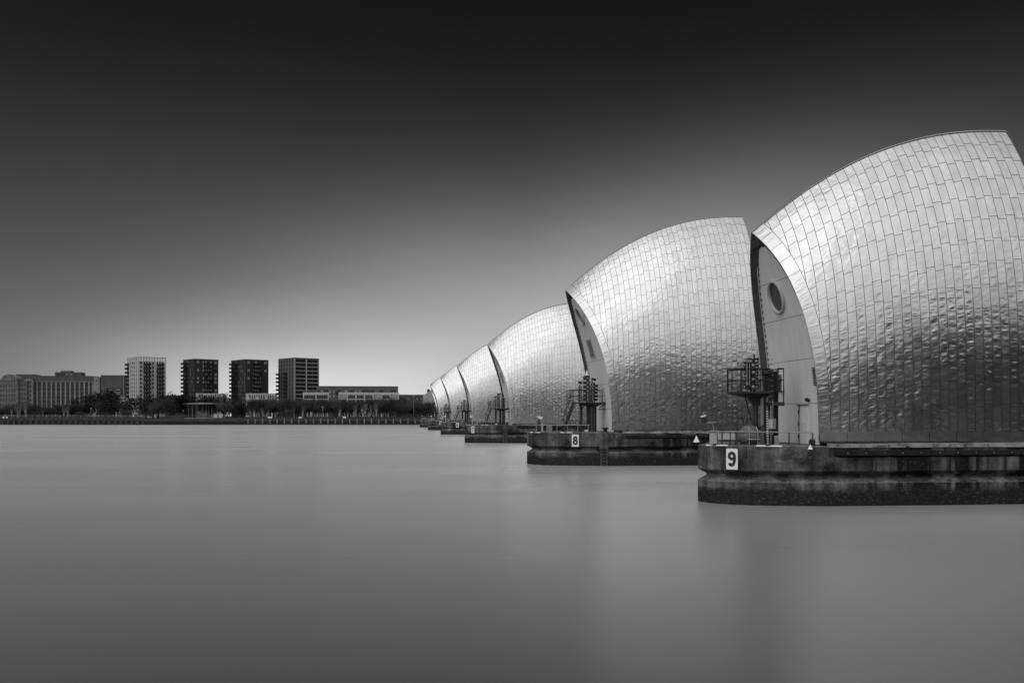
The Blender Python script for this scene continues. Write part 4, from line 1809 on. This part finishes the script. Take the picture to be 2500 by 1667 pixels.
# ------------------------------------------------------------------ far buildings
M['brick_dark'] = plain('far_dark_brick', 0.032, 0.9, 0, 0.2, 0.15, 0.2)
M['brick_mid'] = plain('far_buff_brick', 0.11, 0.9, 0, 0.2, 0.15, 0.2)
M['brick_mill'] = plain('far_mill_concrete', 0.085, 0.9, 0, 0.3, 0.08, 0.2)
M['mill_pale'] = plain('far_mill_pale_render', 0.23, 0.9, 0, 0.35, 0.12, 0.2)
M['mill_stone'] = plain('far_mill_stone', 0.15, 0.9, 0, 0.45, 0.25, 0.2)
M['bwhite'] = plain('far_white_render', 0.44, 0.8, 0, 0.08, 0.1, 0.3)
M['bpale'] = plain('far_pale_band', 0.33, 0.8, 0, 0.1, 0.1, 0.3)
M['pane'] = plain('far_window_glass', 0.012, 0.25, 0, 0.5, 0.2, 0.5)
M['pane2'] = plain('far_window_blind', 0.3, 0.5, 0, 0.5, 0.3, 0.4)
M['balc'] = plain('far_balcony_metal', 0.012, 0.7, 0, 0.3, 0.5, 0.3)
M['roofd'] = plain('far_roof_felt', 0.05, 0.9, 0, 0.2, 0.2, 0.2)
WCACHE = {}


def win_mesh(w_, h_, frame, pane, mull=0):
    """Window: raised frame, set-back pane, optional mullions; outside is -y."""
    key = (round(w_, 2), round(h_, 2), frame, pane, mull)
    if key not in WCACHE:
        m = MB()
        f = 0.12
        m.bx(-w_ / 2, w_ / 2, -0.04, -0.005, 0, h_, 1)
        for s_ in (-1, 1):
            m.bx(s_ * w_ / 2 - f / 2, s_ * w_ / 2 + f / 2, -0.16, -0.005, -f / 2, h_ + f / 2)
        m.bx(-w_ / 2 + f / 2, w_ / 2 - f / 2, -0.18, -0.005, -f, 0.0)
        m.bx(-w_ / 2 + f / 2, w_ / 2 - f / 2, -0.15, -0.005, h_, h_ + f / 2)
        for k in range(mull):
            x = -w_ / 2 + w_ * (k + 1) / (mull + 1)
            m.bx(x - 0.05, x + 0.05, -0.1, -0.041, 0.0, h_)
        WCACHE[key] = m.mesh('window', [M[frame], M[pane]])
    return WCACHE[key]


def balc_mesh(w_, d_, solid=True):
    key = ('b', w_, d_)
    if key not in WCACHE:
        m = MB()
        m.bx(-w_ / 2, w_ / 2, -d_, -0.005, -0.28, 0.0)
        m.bx(-w_ / 2, w_ / 2, -d_, -d_ + 0.06, 0.0, 0.62)
        for s_ in (-1, 1):
            m.bx(s_ * w_ / 2 - 0.03 - 0.12 * (s_ > 0) + 0.0, s_ * w_ / 2 + 0.03 + 0.12 * (s_ < 0), -d_ + 0.061, -0.005, 0.0, 1.2)
            m.bx(s_ * w_ / 2 - 0.14, s_ * w_ / 2 + 0.14, -d_ - 0.02, -d_ + 0.1, 0.621, 1.22)
        WCACHE[key] = m.mesh('balcony', M['balc'])
    return WCACHE[key]


def block(name, label, cat, px0, px1, ytop, Y, depth, wall, az=None, group=None, roof='roofd', parapet=0.5, z0=GZ):
    """A box building whose front spans two pixel columns at distance Y; returns (root, wall, width, height)."""
    a, b = at(px0, ytop, Y), at(px1, ytop, Y)
    w_ = b.x - a.x
    h_ = a.z - z0
    root = thing(name, label, cat, (a.x, Y, z0), 0, group)
    m = MB()
    m.bx(0, w_, 0, depth, 0, h_ - parapet)
    wl_ = m.build('wall', M[wall], root)
    m = MB()
    m.bx(-0.15, w_ + 0.15, -0.15, depth + 0.15, h_ - parapet + 0.003, h_)
    m.build('roof', M[roof], root)
    return root, wl_, w_, h_


RWIN = random.Random(17)


def tower(label, pxL, pxC, pxR, ytop, style, az=145.0, Y=742.0):
    wall, frame = style['wall'], style['frame']
    C = at(pxC, ytop, Y)
    sight = math.degrees(math.atan((pxC - 1250) / FPX)) + YAW
    phi = (180 + sight) - az
    front = (pxR - pxC) * Y / FPX / math.cos(R(phi))
    depth = (pxC - pxL) * Y / FPX / math.sin(R(phi)) * 1.05
    H = C.z - GZ
    rz = R(180 - az)                   # local -y is the front normal
    root = thing('apartment_tower', label, 'tower', (C.x, C.y, GZ), rz, 'apartment towers beyond the park')
    crown = 2.2 if style.get('crown') else 0.0
    m = MB()
    m.bx(0, front, 0, depth, 0, H - 0.7 - crown)
    wl_ = m.build('wall', M[wall], root)
    m = MB()
    if crown:
        m.bx(-0.05, front + 0.05, -0.05, 0.6, H - 0.7, H)
        m.bx(-0.05, 0.6, 0.601, depth, H - 0.7, H)
        m.bx(front - 0.55, front + 0.05, 0.601, depth, H - 0.7, H)
        m.bx(0.601, front - 0.551, depth - 0.6, depth, H - 0.7, H)
        for k in range(11):
            x = 0.3 + (front - 0.6) * k / 10
            m.bx(x - 0.32, x + 0.32, 0, 0.5, H - 0.699 - crown, H - 0.701)
        for k in range(7):
            y = 1.5 + (depth - 2) * k / 6
            m.bx(0, 0.5, y - 0.9, y + 0.9, H - 0.699 - crown, H - 0.701)
    else:
        m.bx(-0.15, front + 0.15, -0.15, depth + 0.15, H - 0.697, H)
    m.build('roof', M[wall if crown else style.get('cap', 'roofd')], root)
    dz = 2.93
    nf = int((H - 4.5 - crown) / dz)
    top = H - 1.3 - crown
    for f in range(nf):
        z = top - 2.0 - f * dz
        for (fx, ww, mul) in style['front']:
            pane = 'pane2' if RWIN.random() < style['lit'] else 'pane'
            link('window', win_mesh(ww, 1.9, frame, pane, mul), wl_, (front * fx, -0.002, z))
        for (fy, ww) in style['side']:
            pane = 'pane2' if RWIN.random() < style['lit'] * 0.6 else 'pane'
            link('window', win_mesh(ww, 1.9, frame, pane, 0), wl_, (-0.002, depth * fy, z), -math.pi / 2)
        if f >= style['b0']:
            for fx, bw_ in style['balc']:
                link('balcony', balc_mesh(bw_, 1.6), wl_, (front * fx, -0.18, z - 0.25))
        if f >= style['b0'] + style.get('sb0', 0):
            for fy, bw_ in style['sbalc']:
                link('balcony', balc_mesh(bw_, 1.6), wl_, (-0.18, depth * fy, z - 0.25), -math.pi / 2)
        if style.get('bands'):
            m = MB()
            m.bx(-0.12, front + 0.1, -0.28, -0.19, z - 0.62, z - 0.16)
            m.build('floor_band', M['bpale'], wl_)
    if style.get('bands'):
        for fx in (0.015, 0.485, 0.985):
            m = MB()
            m.bx(front * fx - 0.4, front * fx + 0.4, -0.30, -0.005, 0, H - 0.71)
            m.build('pier_strip', M['bpale'], wl_)
    return root


tower('tall pale tower with two stacks of dark balconies and an open crown', 313, 337, 399.5, 870, dict(wall='bwhite', frame='bpale', crown=True, lit=0.08, b0=0,
      front=[(0.10, 1.3, 0), (0.22, 1.2, 0), (0.31, 1.2, 0), (0.40, 1.2, 0), (0.53, 1.3, 0), (0.68, 1.2, 0), (0.78, 1.2, 0), (0.87, 1.2, 0)], side=[(0.12, 1.0), (0.3, 1.2), (0.45, 1.2), (0.62, 1.2), (0.85, 2.0)], balc=[(0.31, 5.0), (0.78, 5.0)], sbalc=[(0.88, 4.0)], sb0=0))
tower('dark brick tower, the second from the mills, with balconies on its inner bay', 450, 475, 529.5, 875.5, dict(wall='brick_dark', frame='brick_mid', lit=0.55, b0=0,
      front=[(0.14, 1.6, 1), (0.36, 1.0, 0), (0.48, 1.1, 0), (0.58, 1.1, 0), (0.68, 1.1, 0), (0.88, 1.7, 1)], side=[(0.1, 0.8), (0.22, 0.8), (0.35, 0.8), (0.62, 1.3), (0.85, 1.6)], balc=[(0.58, 6.2)], sbalc=[(0.68, 4.5), (0.93, 3.4)]))
tower('dark brick tower, the third from the mills, between its twin and the banded tower', 567.5, 600, 653, 876.5, dict(wall='brick_dark', frame='brick_mid', lit=0.55, b0=0,
      front=[(0.12, 1.6, 1), (0.34, 1.1, 0), (0.44, 1.1, 0), (0.54, 1.1, 0), (0.64, 1.0, 0), (0.86, 1.7, 1)], side=[(0.08, 0.8), (0.2, 0.8), (0.32, 0.8), (0.45, 0.8), (0.65, 1.3), (0.87, 1.6)], balc=[(0.47, 6.2)], sbalc=[(0.64, 4.2), (0.9, 4.2)]))
tower('buff brick tower with pale floor bands and wide window strips', 682, 718.5, 777, 872.5, dict(wall='brick_mid', frame='brick_dark', cap='brick_mid', lit=0.0, b0=2, bands=True,
      front=[(0.13, 3.6, 2), (0.34, 4.4, 3), (0.62, 3.9, 2), (0.85, 4.4, 3)], side=[(0.12, 1.0), (0.28, 1.0), (0.45, 1.0), (0.62, 1.2), (0.78, 1.0), (0.92, 1.0)], balc=[], sbalc=[(0.5, 3.6), (0.96, 3.2)], sb0=1))

# low pale blocks and the long brick block
for lab, x0_, x1_, yt, Y, cols, bal in (
        ('low white block at the foot of the second tower', 478, 543, 960, 700, 11, False),
        ('low white block with dark balconies at the foot of the third tower', 600, 672, 960, 700, 12, True)):
    root, wl_, w_, h_ = block('low_block', lab, 'building', x0_, x1_, yt, Y, 14, 'bwhite', group='low blocks between the towers', roof='bwhite', parapet=0.4)
    for k in range(cols):
        for r_ in range(4):
            z = h_ - 3.3 - r_ * 3.0
            hh = 1.0 if (k % 4 == 0 and r_ == 0) else 2.2
            link('window', win_mesh(0.95, hh, 'bwhite', 'pane'), wl_, (w_ * (k + 0.9 + 0.6 * (k == 0)) / (cols + 0.9), -0.003, z + 2.2 - hh))
    if bal:
        for k in range(3):
            link('balcony', balc_mesh(4.4, 1.4), wl_, (w_ * (0.35 + k * 0.22), -0.2, h_ - 6.6))
for lab, x0_, x1_, yt, bays, rows in (('pale terrace of two wide bays beside the banded tower', 740, 803, 957.5, 2, 2), ('long pale terrace of seven glazed bays below the brick block', 827, 973.5, 957.5, 7, 4)):
    root, wl_, w_, h_ = block('terrace_block', lab, 'building', x0_, x1_, yt, 690, 12, 'bpale', group='low blocks between the towers', roof='bwhite', parapet=1.6)
    for r_ in range(rows):
        for k in range(bays):
            bw_ = w_ / bays
            link('window', win_mesh(bw_ - 1.1, 2.3, 'bpale', 'pane2' if RWIN.random() < 0.25 else 'pane', 4), wl_, (bw_ * (k + 0.5), -0.003, h_ - 4.3 - r_ * 3.15))
        m = MB()
        m.bx(-0.1, w_ + 0.1, -0.5, -0.19, h_ - 5.15 - r_ * 3.15, h_ - 4.6 - r_ * 3.15)
        m.build('floor_band', M['bwhite'], wl_)
    for k in range(bays + 1):
        m = MB()
        x = min(max(w_ * k / bays, 0.35), w_ - 0.35)
        m.bx(x - 0.4, x + 0.4, -0.52, -0.004, 0, h_ - 1.61)
        m.build('pier_strip', M['bwhite'], wl_)
root, wl_, w_, h_ = block('brick_block', 'long flat roofed brick block with a row of small balconies', 'building', 772, 972, 942, 725, 14, 'brick_mid', roof='brick_mid', parapet=0.4)
for k, fx in enumerate((0.03, 0.07, 0.12, 0.17, 0.215, 0.27, 0.36, 0.43, 0.48, 0.53, 0.58, 0.63, 0.68, 0.79, 0.92, 0.955)):
    wide = k in (2, 5, 6, 7, 10, 12, 13)
    link('window', win_mesh(2.4 if wide else 1.2, 2.3, 'brick_dark', 'pane2' if k in (1, 3, 4, 6, 8, 9) else 'pane', 1 if wide else 0), wl_, (w_ * fx, -0.003, h_ - 5.2))
    if wide and k != 6:
        link('balcony', balc_mesh(4.0, 1.4), wl_, (w_ * fx, -0.2, h_ - 5.4))
for k in (3, 4):
    for r_ in (1, 2):
        link('window', win_mesh(1.2, 2.0, 'brick_dark', 'pane2'), wl_, (w_ * (0.17 + 0.045 * (k - 3)), -0.003, h_ - 5.2 - 3.2 * r_))
root, wl_, w_, h_ = block('brick_block', 'plain dark building low behind the trees next to the barrier', 'building', 965, 1036, 963, 760, 30, 'brick_mill', roof='mill_stone', parapet=0.5)
for k in range(14):
    for r_ in range(3):
        link('window', win_mesh(0.8, 1.8, 'mill_stone', 'pane2' if RWIN.random() < 0.3 else 'pane'), wl_, (w_ * (k + 0.5) / 14, -0.003, h_ - 4.2 - 3.2 * r_))
# white ribbed shed with sloping roof and chimney by the farthest pier
a, b = at(1034, 965, 640), at(1062, 945, 640)
root = thing('ribbed_shed', 'white ribbed shed with a sloping roof and dark chimney, beside the farthest pier', 'building', (a.x, 640, GZ))
w_ = b.x - a.x
m = MB()
za, zb_ = a.z - GZ, b.z - GZ
m.add([(0, 0, 0), (w_, 0, 0), (w_, 0, zb_), (0, 0, za), (0, 12, 0), (w_, 12, 0), (w_, 12, zb_), (0, 12, za)], [(0, 1, 2, 3), (1, 5, 6, 2), (5, 4, 7, 6), (4, 0, 3, 7), (3, 2, 6, 7)])
wl_ = m.build('wall', M['bwhite'], root)
for k in range(7):
    m = MB()
    x = w_ * (k + 0.1) / 7
    m.bx(x - 0.12, x + 0.12, -0.25, -0.003, 0, za + (zb_ - za) * x / w_)
    m.build('rib', M['bpale'], wl_)
c0, c1 = at(1043, 950, 641), at(1049, 950, 641)
m = MB()
m.bx(c0.x - a.x, c1.x - a.x, 1, 3, za * 0.6, c0.z - GZ)
m.build('chimney', M['brick_dark'], root)

# old mills
YM = 980.0
root, wl_, w_, h_ = block('old_mill', 'broad derelict mill of pale pilasters and dark window bays', 'building', 80, 229, 917, YM, 30, 'brick_mill', roof='brick_mill', parapet=5.2)
bw_ = w_ / 13.0
hw_ = h_ - 5.4
for k in range(14):
    m = MB()
    x = min(max(bw_ * k, 0.5), w_ - 0.5)
    m.bx(x - 0.62, x + 0.62, -0.9, -0.004, 0, hw_ - 0.4)
    m.build('pilaster', M['mill_pale'], wl_)
for k in range(13):
    for r_ in range(6):
        dark_ = (2 <= k <= 5) or (k == 9 and r_ == 0) or RWIN.random() < 0.12
        link('window', win_mesh(2.7, 1.9, 'brick_mill', 'pane' if dark_ else 'roofd', 2), wl_, (bw_ * (k + 0.5), -0.003, hw_ - 4.3 - r_ * 3.9))
m = MB()
m.bx(-0.3, w_ + 0.3, -1.1, -0.155, hw_ - 0.39, hw_ + 0.1)
m.build('cornice', M['mill_pale'], wl_)
a, b = at(134, 907, YM + 6), at(199, 907, YM + 6)
m = MB()
m.bx(a.x - root.location.x, b.x - root.location.x, 6, 18, h_ + 0.005, a.z - GZ - 0.5)
pw = m.build('penthouse', M['brick_mill'], root)
m = MB()
m.bx(a.x - root.location.x + 5, b.x - root.location.x - 10, 7, 17, a.z - GZ - 0.495, a.z - GZ + 0.9)
m.build('penthouse_top', M['brick_mill'], root)
for k in range(5):
    link('window', win_mesh(2.2, 1.2, 'brick_dark', 'pane2' if k in (2, 3) else 'pane'), pw, ((a.x + (b.x - a.x) * (0.12 + k * 0.16)) - root.location.x, 5.996, a.z - GZ - 3.2))
# its paler end bay
root, wl_, w_, h_ = block('mill_end_bay', 'pale rendered end bay closing the broad mill beside the grey silo', 'building', 229, 244, 919.5, YM - 2, 32, 'mill_pale', roof='mill_pale', parapet=0.4)
link('window', win_mesh(0.8, 1.6, 'mill_pale', 'pane'), wl_, (w_ * 0.4, -0.003, h_ - 4.5))
# wing and gabled stone mill
root, wl_, w_, h_ = block('mill_wing', 'dark roofed wing between the gabled mill and the broad mill', 'building', 39, 81, 913.5, YM + 16, 20, 'mill_stone', roof='brick_mill', parapet=4.5)
root2, wl2, w2, h2 = block('mill_wing', 'paler stone link with two columns of windows beside the broad mill', 'building', 62, 80.5, 924, YM - 4, 12, 'mill_pale', roof='mill_stone', parapet=0.4)
for c_ in (0.3, 0.68):
    for r_ in range(6):
        link('window', win_mesh(1.3, 2.0, 'mill_stone', 'pane'), wl2, (w2 * c_, -0.003, h2 - 4.0 - r_ * 4.3))
a, b = at(-6, 925, YM - 10), at(44, 925, YM - 10)
root = thing('gabled_mill', 'ornate gabled stone mill at the edge of the view', 'building', (a.x, YM - 10, GZ))
w_, h_ = b.x - a.x, a.z - GZ
gx = [(0, 0), (w_, 0), (w_, h_ - 2.5), (w_ * 0.97, h_ + 0.5), (w_ * 0.88, h_ + 2.2), (w_ * 0.72, h_ + 3.6), (w_ * 0.6, h_ + 4.2), (w_ * 0.5, h_ + 4.6), (w_ * 0.4, h_ + 3.9), (w_ * 0.3, h_ + 3.3), (w_ * 0.16, h_ + 0.6), (w_ * 0.1, h_ - 2.5), (0, h_ - 5.5)]
m = MB()
n = len(gx)
vs = [(x, 0, z) for x, z in gx] + [(x, 14, z) for x, z in gx]
m.add(vs, [tuple(range(n)), tuple(range(2 * n - 1, n - 1, -1))] + [(n + i, n + (i + 1) % n, (i + 1) % n, i) for i in range(n)])
wl_ = m.build('wall', M['mill_stone'], root)
for r_ in range(6):
    for c_ in range(6):
        link('window', win_mesh(1.1, 2.1, 'mill_pale', 'pane'), wl_, (w_ * (0.16 + c_ * 0.135), -0.003, h_ - 3.2 - r_ * 4.4))
for r_ in range(4):
    m = MB()
    m.bx(-0.1, w_ + 0.1, -0.35, -0.19, h_ - 3.9 - r_ * 4.4 - 0.4, h_ - 3.9 - r_ * 4.4)
    m.build('string_course', M['mill_pale'], wl_)
root, wl_, w_, h_ = block('gabled_mill_flank', 'flank of the gabled mill under a slanting dark roof', 'building', 44.5, 66, 930, YM - 8, 12, 'mill_stone', roof='brick_mill', parapet=1.6)
for c_ in range(5):
    for r_ in range(5):
        link('window', win_mesh(0.9, 2.6, 'mill_pale', 'pane'), wl_, (w_ * (0.12 + c_ * 0.19), -0.003, h_ - 5.0 - r_ * 4.2))
# grey silo block with banners
root, wl_, w_, h_ = block('silo_block', 'windowless grey silo block with stacked advertising banners', 'building', 246, 308, 915.5, YM - 6, 26, 'brick_mill', roof='brick_mill', parapet=0.6)
for fx in (0.1, 0.23, 0.90):
    m = MB()
    m.bx(w_ * fx - 0.25, w_ * fx + 0.25, -0.3, -0.004, 0, h_ * (0.99 if fx > 0.5 else 0.7))
    m.build('downpipe', M['mill_pale'], wl_)
OS = root.location
for i, (y0_, y1_, mt, lab) in enumerate(((947.2, 955.8, 'black', 'top'), (956, 964, 'mill_pale', 'mid'), (964.2, 976.6, 'roofd', 'low'))):
    a, b = at(259.6, y1_, YM - 6.5), at(295, y0_, YM - 6.5)
    ban = thing('banner', ['black banner, topmost on the grey silo, with a line of small white lettering', 'pale banner in the middle of the stack on the grey silo', 'grey banner lettered Rhodar, lowest of the stack on the silo'][i], 'banner', ((a.x + b.x) / 2, YM - 6.35, a.z), 0, 'banners on the silo')
    m = MB()
    hw, hz = (b.x - a.x) / 2, b.z - a.z
    m.bx(-hw, hw, -0.1, 0, 0, hz)
    m.build('sheet', M[mt], ban)
    txt, size, mtx, xo_ = [('', 0, 'white', 0), ('Enabling Works', 1.7, 'dark', -hw + 0.5), ('Rhodar', 3.6, 'offwhite', -hw + 4.2)][i]
    if txt:
        cu = bpy.data.curves.new('lettering', 'FONT')
        cu.body = txt
        cu.size = size * 1.25
        to = bpy.data.objects.new('lettering_source', cu)
        COL.objects.link(to)
        bpy.context.view_layer.update()
        me = bpy.data.meshes.new_from_object(to.evaluated_get(bpy.context.evaluated_depsgraph_get()))
        bpy.data.objects.remove(to, do_unlink=True)
        me.materials.clear()
        me.materials.append(M[mtx])
        to = link('lettering', me, ban, (xo_, -0.13, hz * 0.5 - size * 0.25))
        to.rotation_euler = (R(90), 0, 0)
    else:
        m = MB()
        for k in range(9):
            m.bx(-hw + 0.7 + k * 1.0, -hw + 1.5 + k * 1.0, -0.14, -0.101, hz * 0.45, hz * 0.58)
        for k in range(3):
            m.bx(hw - 4.4 + k * 1.3, hw - 3.5 + k * 1.3, -0.14, -0.101, hz * 0.42, hz * 0.68)
        m.build('lettering', M['offwhite'], ban)
# white works building behind the pines
root, wl_, w_, h_ = block('works_building', 'low white works building with a dark opening behind the pines', 'building', 283, 306, 977, 640, 12, 'bwhite', roof='bwhite', parapet=1.0)
m = MB()
m.bx(w_ * 0.08, w_ * 0.94, -0.08, -0.004, 0, h_ - 2.6)
m.build('opening', M['grey'], wl_)
root, wl_, w_, h_ = block('works_building', 'narrow white stair block against the pale tower', 'building', 306.5, 314, 974, 642, 8, 'bwhite', roof='bwhite', parapet=0.5)
link('window', win_mesh(0.5, 1.2, 'bwhite', 'pane'), wl_, (w_ * 0.5, -0.003, h_ - 3))
root, wl_, w_, h_ = block('brick_block', 'low dark block filling the gap between the first two towers', 'building', 400, 446, 965, 800, 16, 'brick_mill', roof='brick_mill', parapet=0.6)
for k in range(6):
    link('window', win_mesh(1.4, 1.4, 'mill_stone', 'pane'), wl_, (w_ * (k + 0.5) / 6, -0.003, h_ - 4))

# ------------------------------------------------------------------ park on the far bank
# pavilion with a lens-shaped roof on thin columns
c = bank_at(494, 24)
root = thing('pavilion', 'round open pavilion with a thin lens-shaped roof on slim columns', 'pavilion', c)
kx = c.y / FPX
zr_ = at(494, 986, c.y).z - GZ
m = MB()
rw = 45 * kx
m.lathe((0, 0, 0), [(0.0, 0.55), (rw * 0.5, 0.4), (rw, 0.02), (rw, -0.08), (rw * 0.5, -0.22), (0.0, -0.25)], 40)
rf = m.build('roof', M['galv'], root)
rf.location = (0, 0, zr_)
for px in (461, 468, 474, 478, 481.5, 486, 488.5, 497, 511, 517.5, 526, 505):
    rr_ = random.Random(px)
    m = MB()
    m.tube((0, 0, 0), (0, 0, zr_ - 0.1), 0.13, 6)
    o = m.build('column', M['grey'], root)
    o.location = ((px - 494) * kx, rr_.uniform(-0.5, 0.5) * math.sqrt(max(rw * rw - ((px - 494) * kx) ** 2, 0)) * 0.8, 0)
m = MB()
m.bx(-14 * kx, 10 * kx, 2.0, 6.0, 0.3, 2.7)
gb = m.build('glazed_room', M['pane2'], root)
for k in range(8):
    m = MB()
    x = -14 * kx + 24 * kx * k / 7
    m.bx(x - 0.06, x + 0.06, 1.9, 1.997, 0.3, 2.7)
    m.build('mullion', M['dark'], root)
m = MB()
m.lathe((0, 0, 0), [(rw * 0.9, 0.0), (rw * 0.88, 0.25), (0.0, 0.26)], 32)
m.build('plinth', M['path'], root)

# grassy mound, paths, kiosk
m = MB()
c = bank_at(450, 34)
g = []
for j in range(9):
    for i in range(25):
        u, v = i / 24 * 2 - 1, j / 8 * 2 - 1
        g.append((c.x + u * 16, c.y + v * 9, GZ - 0.05 + 1.9 * max(0, 1 - u * u) * max(0, 1 - v * v)))
m.add(g, [(j * 25 + i, j * 25 + i + 1, (j + 1) * 25 + i + 1, (j + 1) * 25 + i) for j in range(8) for i in range(24)], smooth=True)
tag(m.build('grass_mound', M['grass']), kind='structure')
for px0, px1, d0, d1 in ((371, 480, 5, 7), (500, 590, 6, 10), (505, 560, 26, 30)):
    a, b, c_, d_ = bank_at(px0, d0), bank_at(px1, d0), bank_at(px1, d1), bank_at(px0, d1)
    m = MB()
    m.add([(p_.x, p_.y, GZ + 0.03) for p_ in (a, b, c_, d_)], [(0, 1, 2, 3)])
    tag(m.build('path', M['path']), kind='structure')
c = bank_at(332.5, 20)
root = thing('kiosk', 'tiny kiosk with a bright white roof near the pale tower', 'kiosk', c)
m = MB()
m.bx(-0.9, 0.9, -0.8, 0.8, 0, 2.4)
bd = m.build('cabin', M['grey'], root)
m = MB()
m.bx(-1.1, 1.1, -1.0, 1.0, 2.403, 2.75)
m.build('roof', M['white'], root)
m = MB()
m.bx(-0.1, 0.7, -0.85, -0.805, 0.2, 2.0)
m.build('door', M['dark'], bd)
# lamp posts
for k, (px, h_, d_) in enumerate(((222, 5.0, 6), (376, 4.0, 40), (393, 4.2, 40), (410, 4.4, 40), (428, 4.4, 40), (447, 4.2, 40), (788, 5.5, 5), (1010, 11.5, 9), (884, 4.0, 6))):
    b = bank_at(px, d_)
    root = thing('lamp_post', ['slim lamp post before the pines near the mills', 'lamp post on the lawn, first right of the kiosk', 'lamp post on the lawn, second right of the kiosk', 'lamp post on the lawn, third right of the kiosk', 'lamp post on the lawn, fourth right of the kiosk', 'lamp post on the lawn next to the pavilion', 'short lamp post on the promenade below the banded tower', 'tall lamp post among the brush beside the barrier', 'short pale lamp post on the promenade below the long terrace'][k], 'lamp post', b, 0, 'lamp posts on the far bank')
    m = MB()
    m.tube((0, 0, 0), (0, 0, h_), 0.10, 6)
    m.build('post', M['grey'], root)
    m = MB()
    m.box((0, 0, h_ + 0.1), (0.5, 0.4, 0.2))
    m.build('lamp_head', M['white'], root)

# ------------------------------------------------------------------ trees of the far bank
BARE = [bare_meshes(60 + i, 6.2 + (i % 3) * 0.6, 5.0 + (i % 2), M['bark'], M['twig'] if i % 2 else M['twig2'], 30, 3) for i in range(5)]
BIRCH = [bare_meshes(80 + i, 7.4 + (i % 2), 3.6, M['birch'], M['twig'], 9, 1 + i % 2) for i in range(4)]
BUSH = [bush_meshes(90 + i, 3.0 + 0.4 * i, 4.6, M['twig2']) for i in range(3)]
rt = random.Random(5)
PINES_F = [(186, 975, 30), (205, 970, 34), (222, 966, 36), (236, 963, 30), (258, 958, 22), (268, 955, 20), (280, 962, 24), (322, 973, 30), (340, 972, 34), (357, 975, 38), (372, 972, 40), (388, 974, 44), (403, 968, 44), (418, 964, 46), (433, 966, 46), (448, 968, 50), (462, 968, 50), (478, 971, 52),
           (492, 967, 54), (505, 970, 54), (520, 968, 52), (533, 972, 50), (545, 970, 46), (556, 966, 40), (566, 968, 36), (395, 985, 36), (425, 985, 38), (550, 982, 34), (350, 984, 30), (470, 985, 45), (515, 986, 47), (248, 985, 18), (272, 982, 16), (577, 976, 30), (588, 984, 26), (600, 990, 24), (608, 992, 20), (190, 990, 20), (215, 988, 22), (312, 988, 22)]
for i, (px, ty, dy) in enumerate(PINES_F):
    b = bank_at(px, dy)
    hgt = at(px, ty, b.y).z - GZ
    me = PINES[i % 5]
    base_h = 9.0 + (i % 5) % 3
    plant('pine_tree', me, 'dark pine ' + ('in the clump below the grey silo' if px < 300 else 'in the belt below the pale tower' if px < 450 else 'in the belt behind the round pavilion' if px < 540 else 'between the pavilion and the third tower'), 'tree', b, rt.uniform(0, 6.28), hgt / base_h, 'dark pines of the far park')
px = -30.0
i = 0
while px < 1085:
    if 612 < px or px < 205 or rt.random() < 0.12:
        tall = 988 if px < 205 else (976 if px < 980 else 982)
        dy = rt.uniform(8, 30)
        b = bank_at(px, dy)
        hgt = at(px, tall + rt.uniform(-5, 9), b.y).z - GZ
        k = i % 5
        plant('bare_tree', BARE[k], 'leafless tree in the brush ' + ('below the old mills' if px < 205 else 'among the pines of the park' if px < 612 else 'below the third tower' if px < 690 else 'below the banded tower' if px < 805 else 'below the long terrace' if px < 975 else 'next to the barrier'), 'tree', b, rt.uniform(0, 6.28), hgt / (6.2 + (k % 3) * 0.6), 'leafless trees of the far bank')
        i += 1
    px += rt.uniform(3.2, 5.6)
for i, px in enumerate((29, 43, 48, 62, 98, 104, 155, 165, 620, 640, 655, 700, 718, 740, 830, 868, 886, 893, 904, 918)):
    b = bank_at(px, rt.uniform(5, 9))
    plant('birch_tree', BIRCH[i % 4], 'slender birch with a pale trunk ' + ('below the old mills' if px < 200 else 'below the third and banded towers' if px < 800 else 'below the long terrace'), 'tree', b, rt.uniform(0, 6.28), rt.uniform(0.75, 1.05), 'birches of the far bank')
for i, px in enumerate((78, 85, 195, 200, 258, 300, 306, 355, 360, 640, 690, 705, 815, 955, 965, 980, 995, 1025, 1040)):
    b = bank_at(px, rt.uniform(4, 10))
    plant('shrub', BUSH[i % 3], 'rounded twiggy shrub ' + ('below the old mills' if px < 230 else 'below the silo and the pale tower' if px < 400 else 'below the banded tower' if px < 900 else 'next to the barrier'), 'shrub', b, rt.uniform(0, 6.28), rt.uniform(0.9, 1.3), 'shrubs of the far bank')
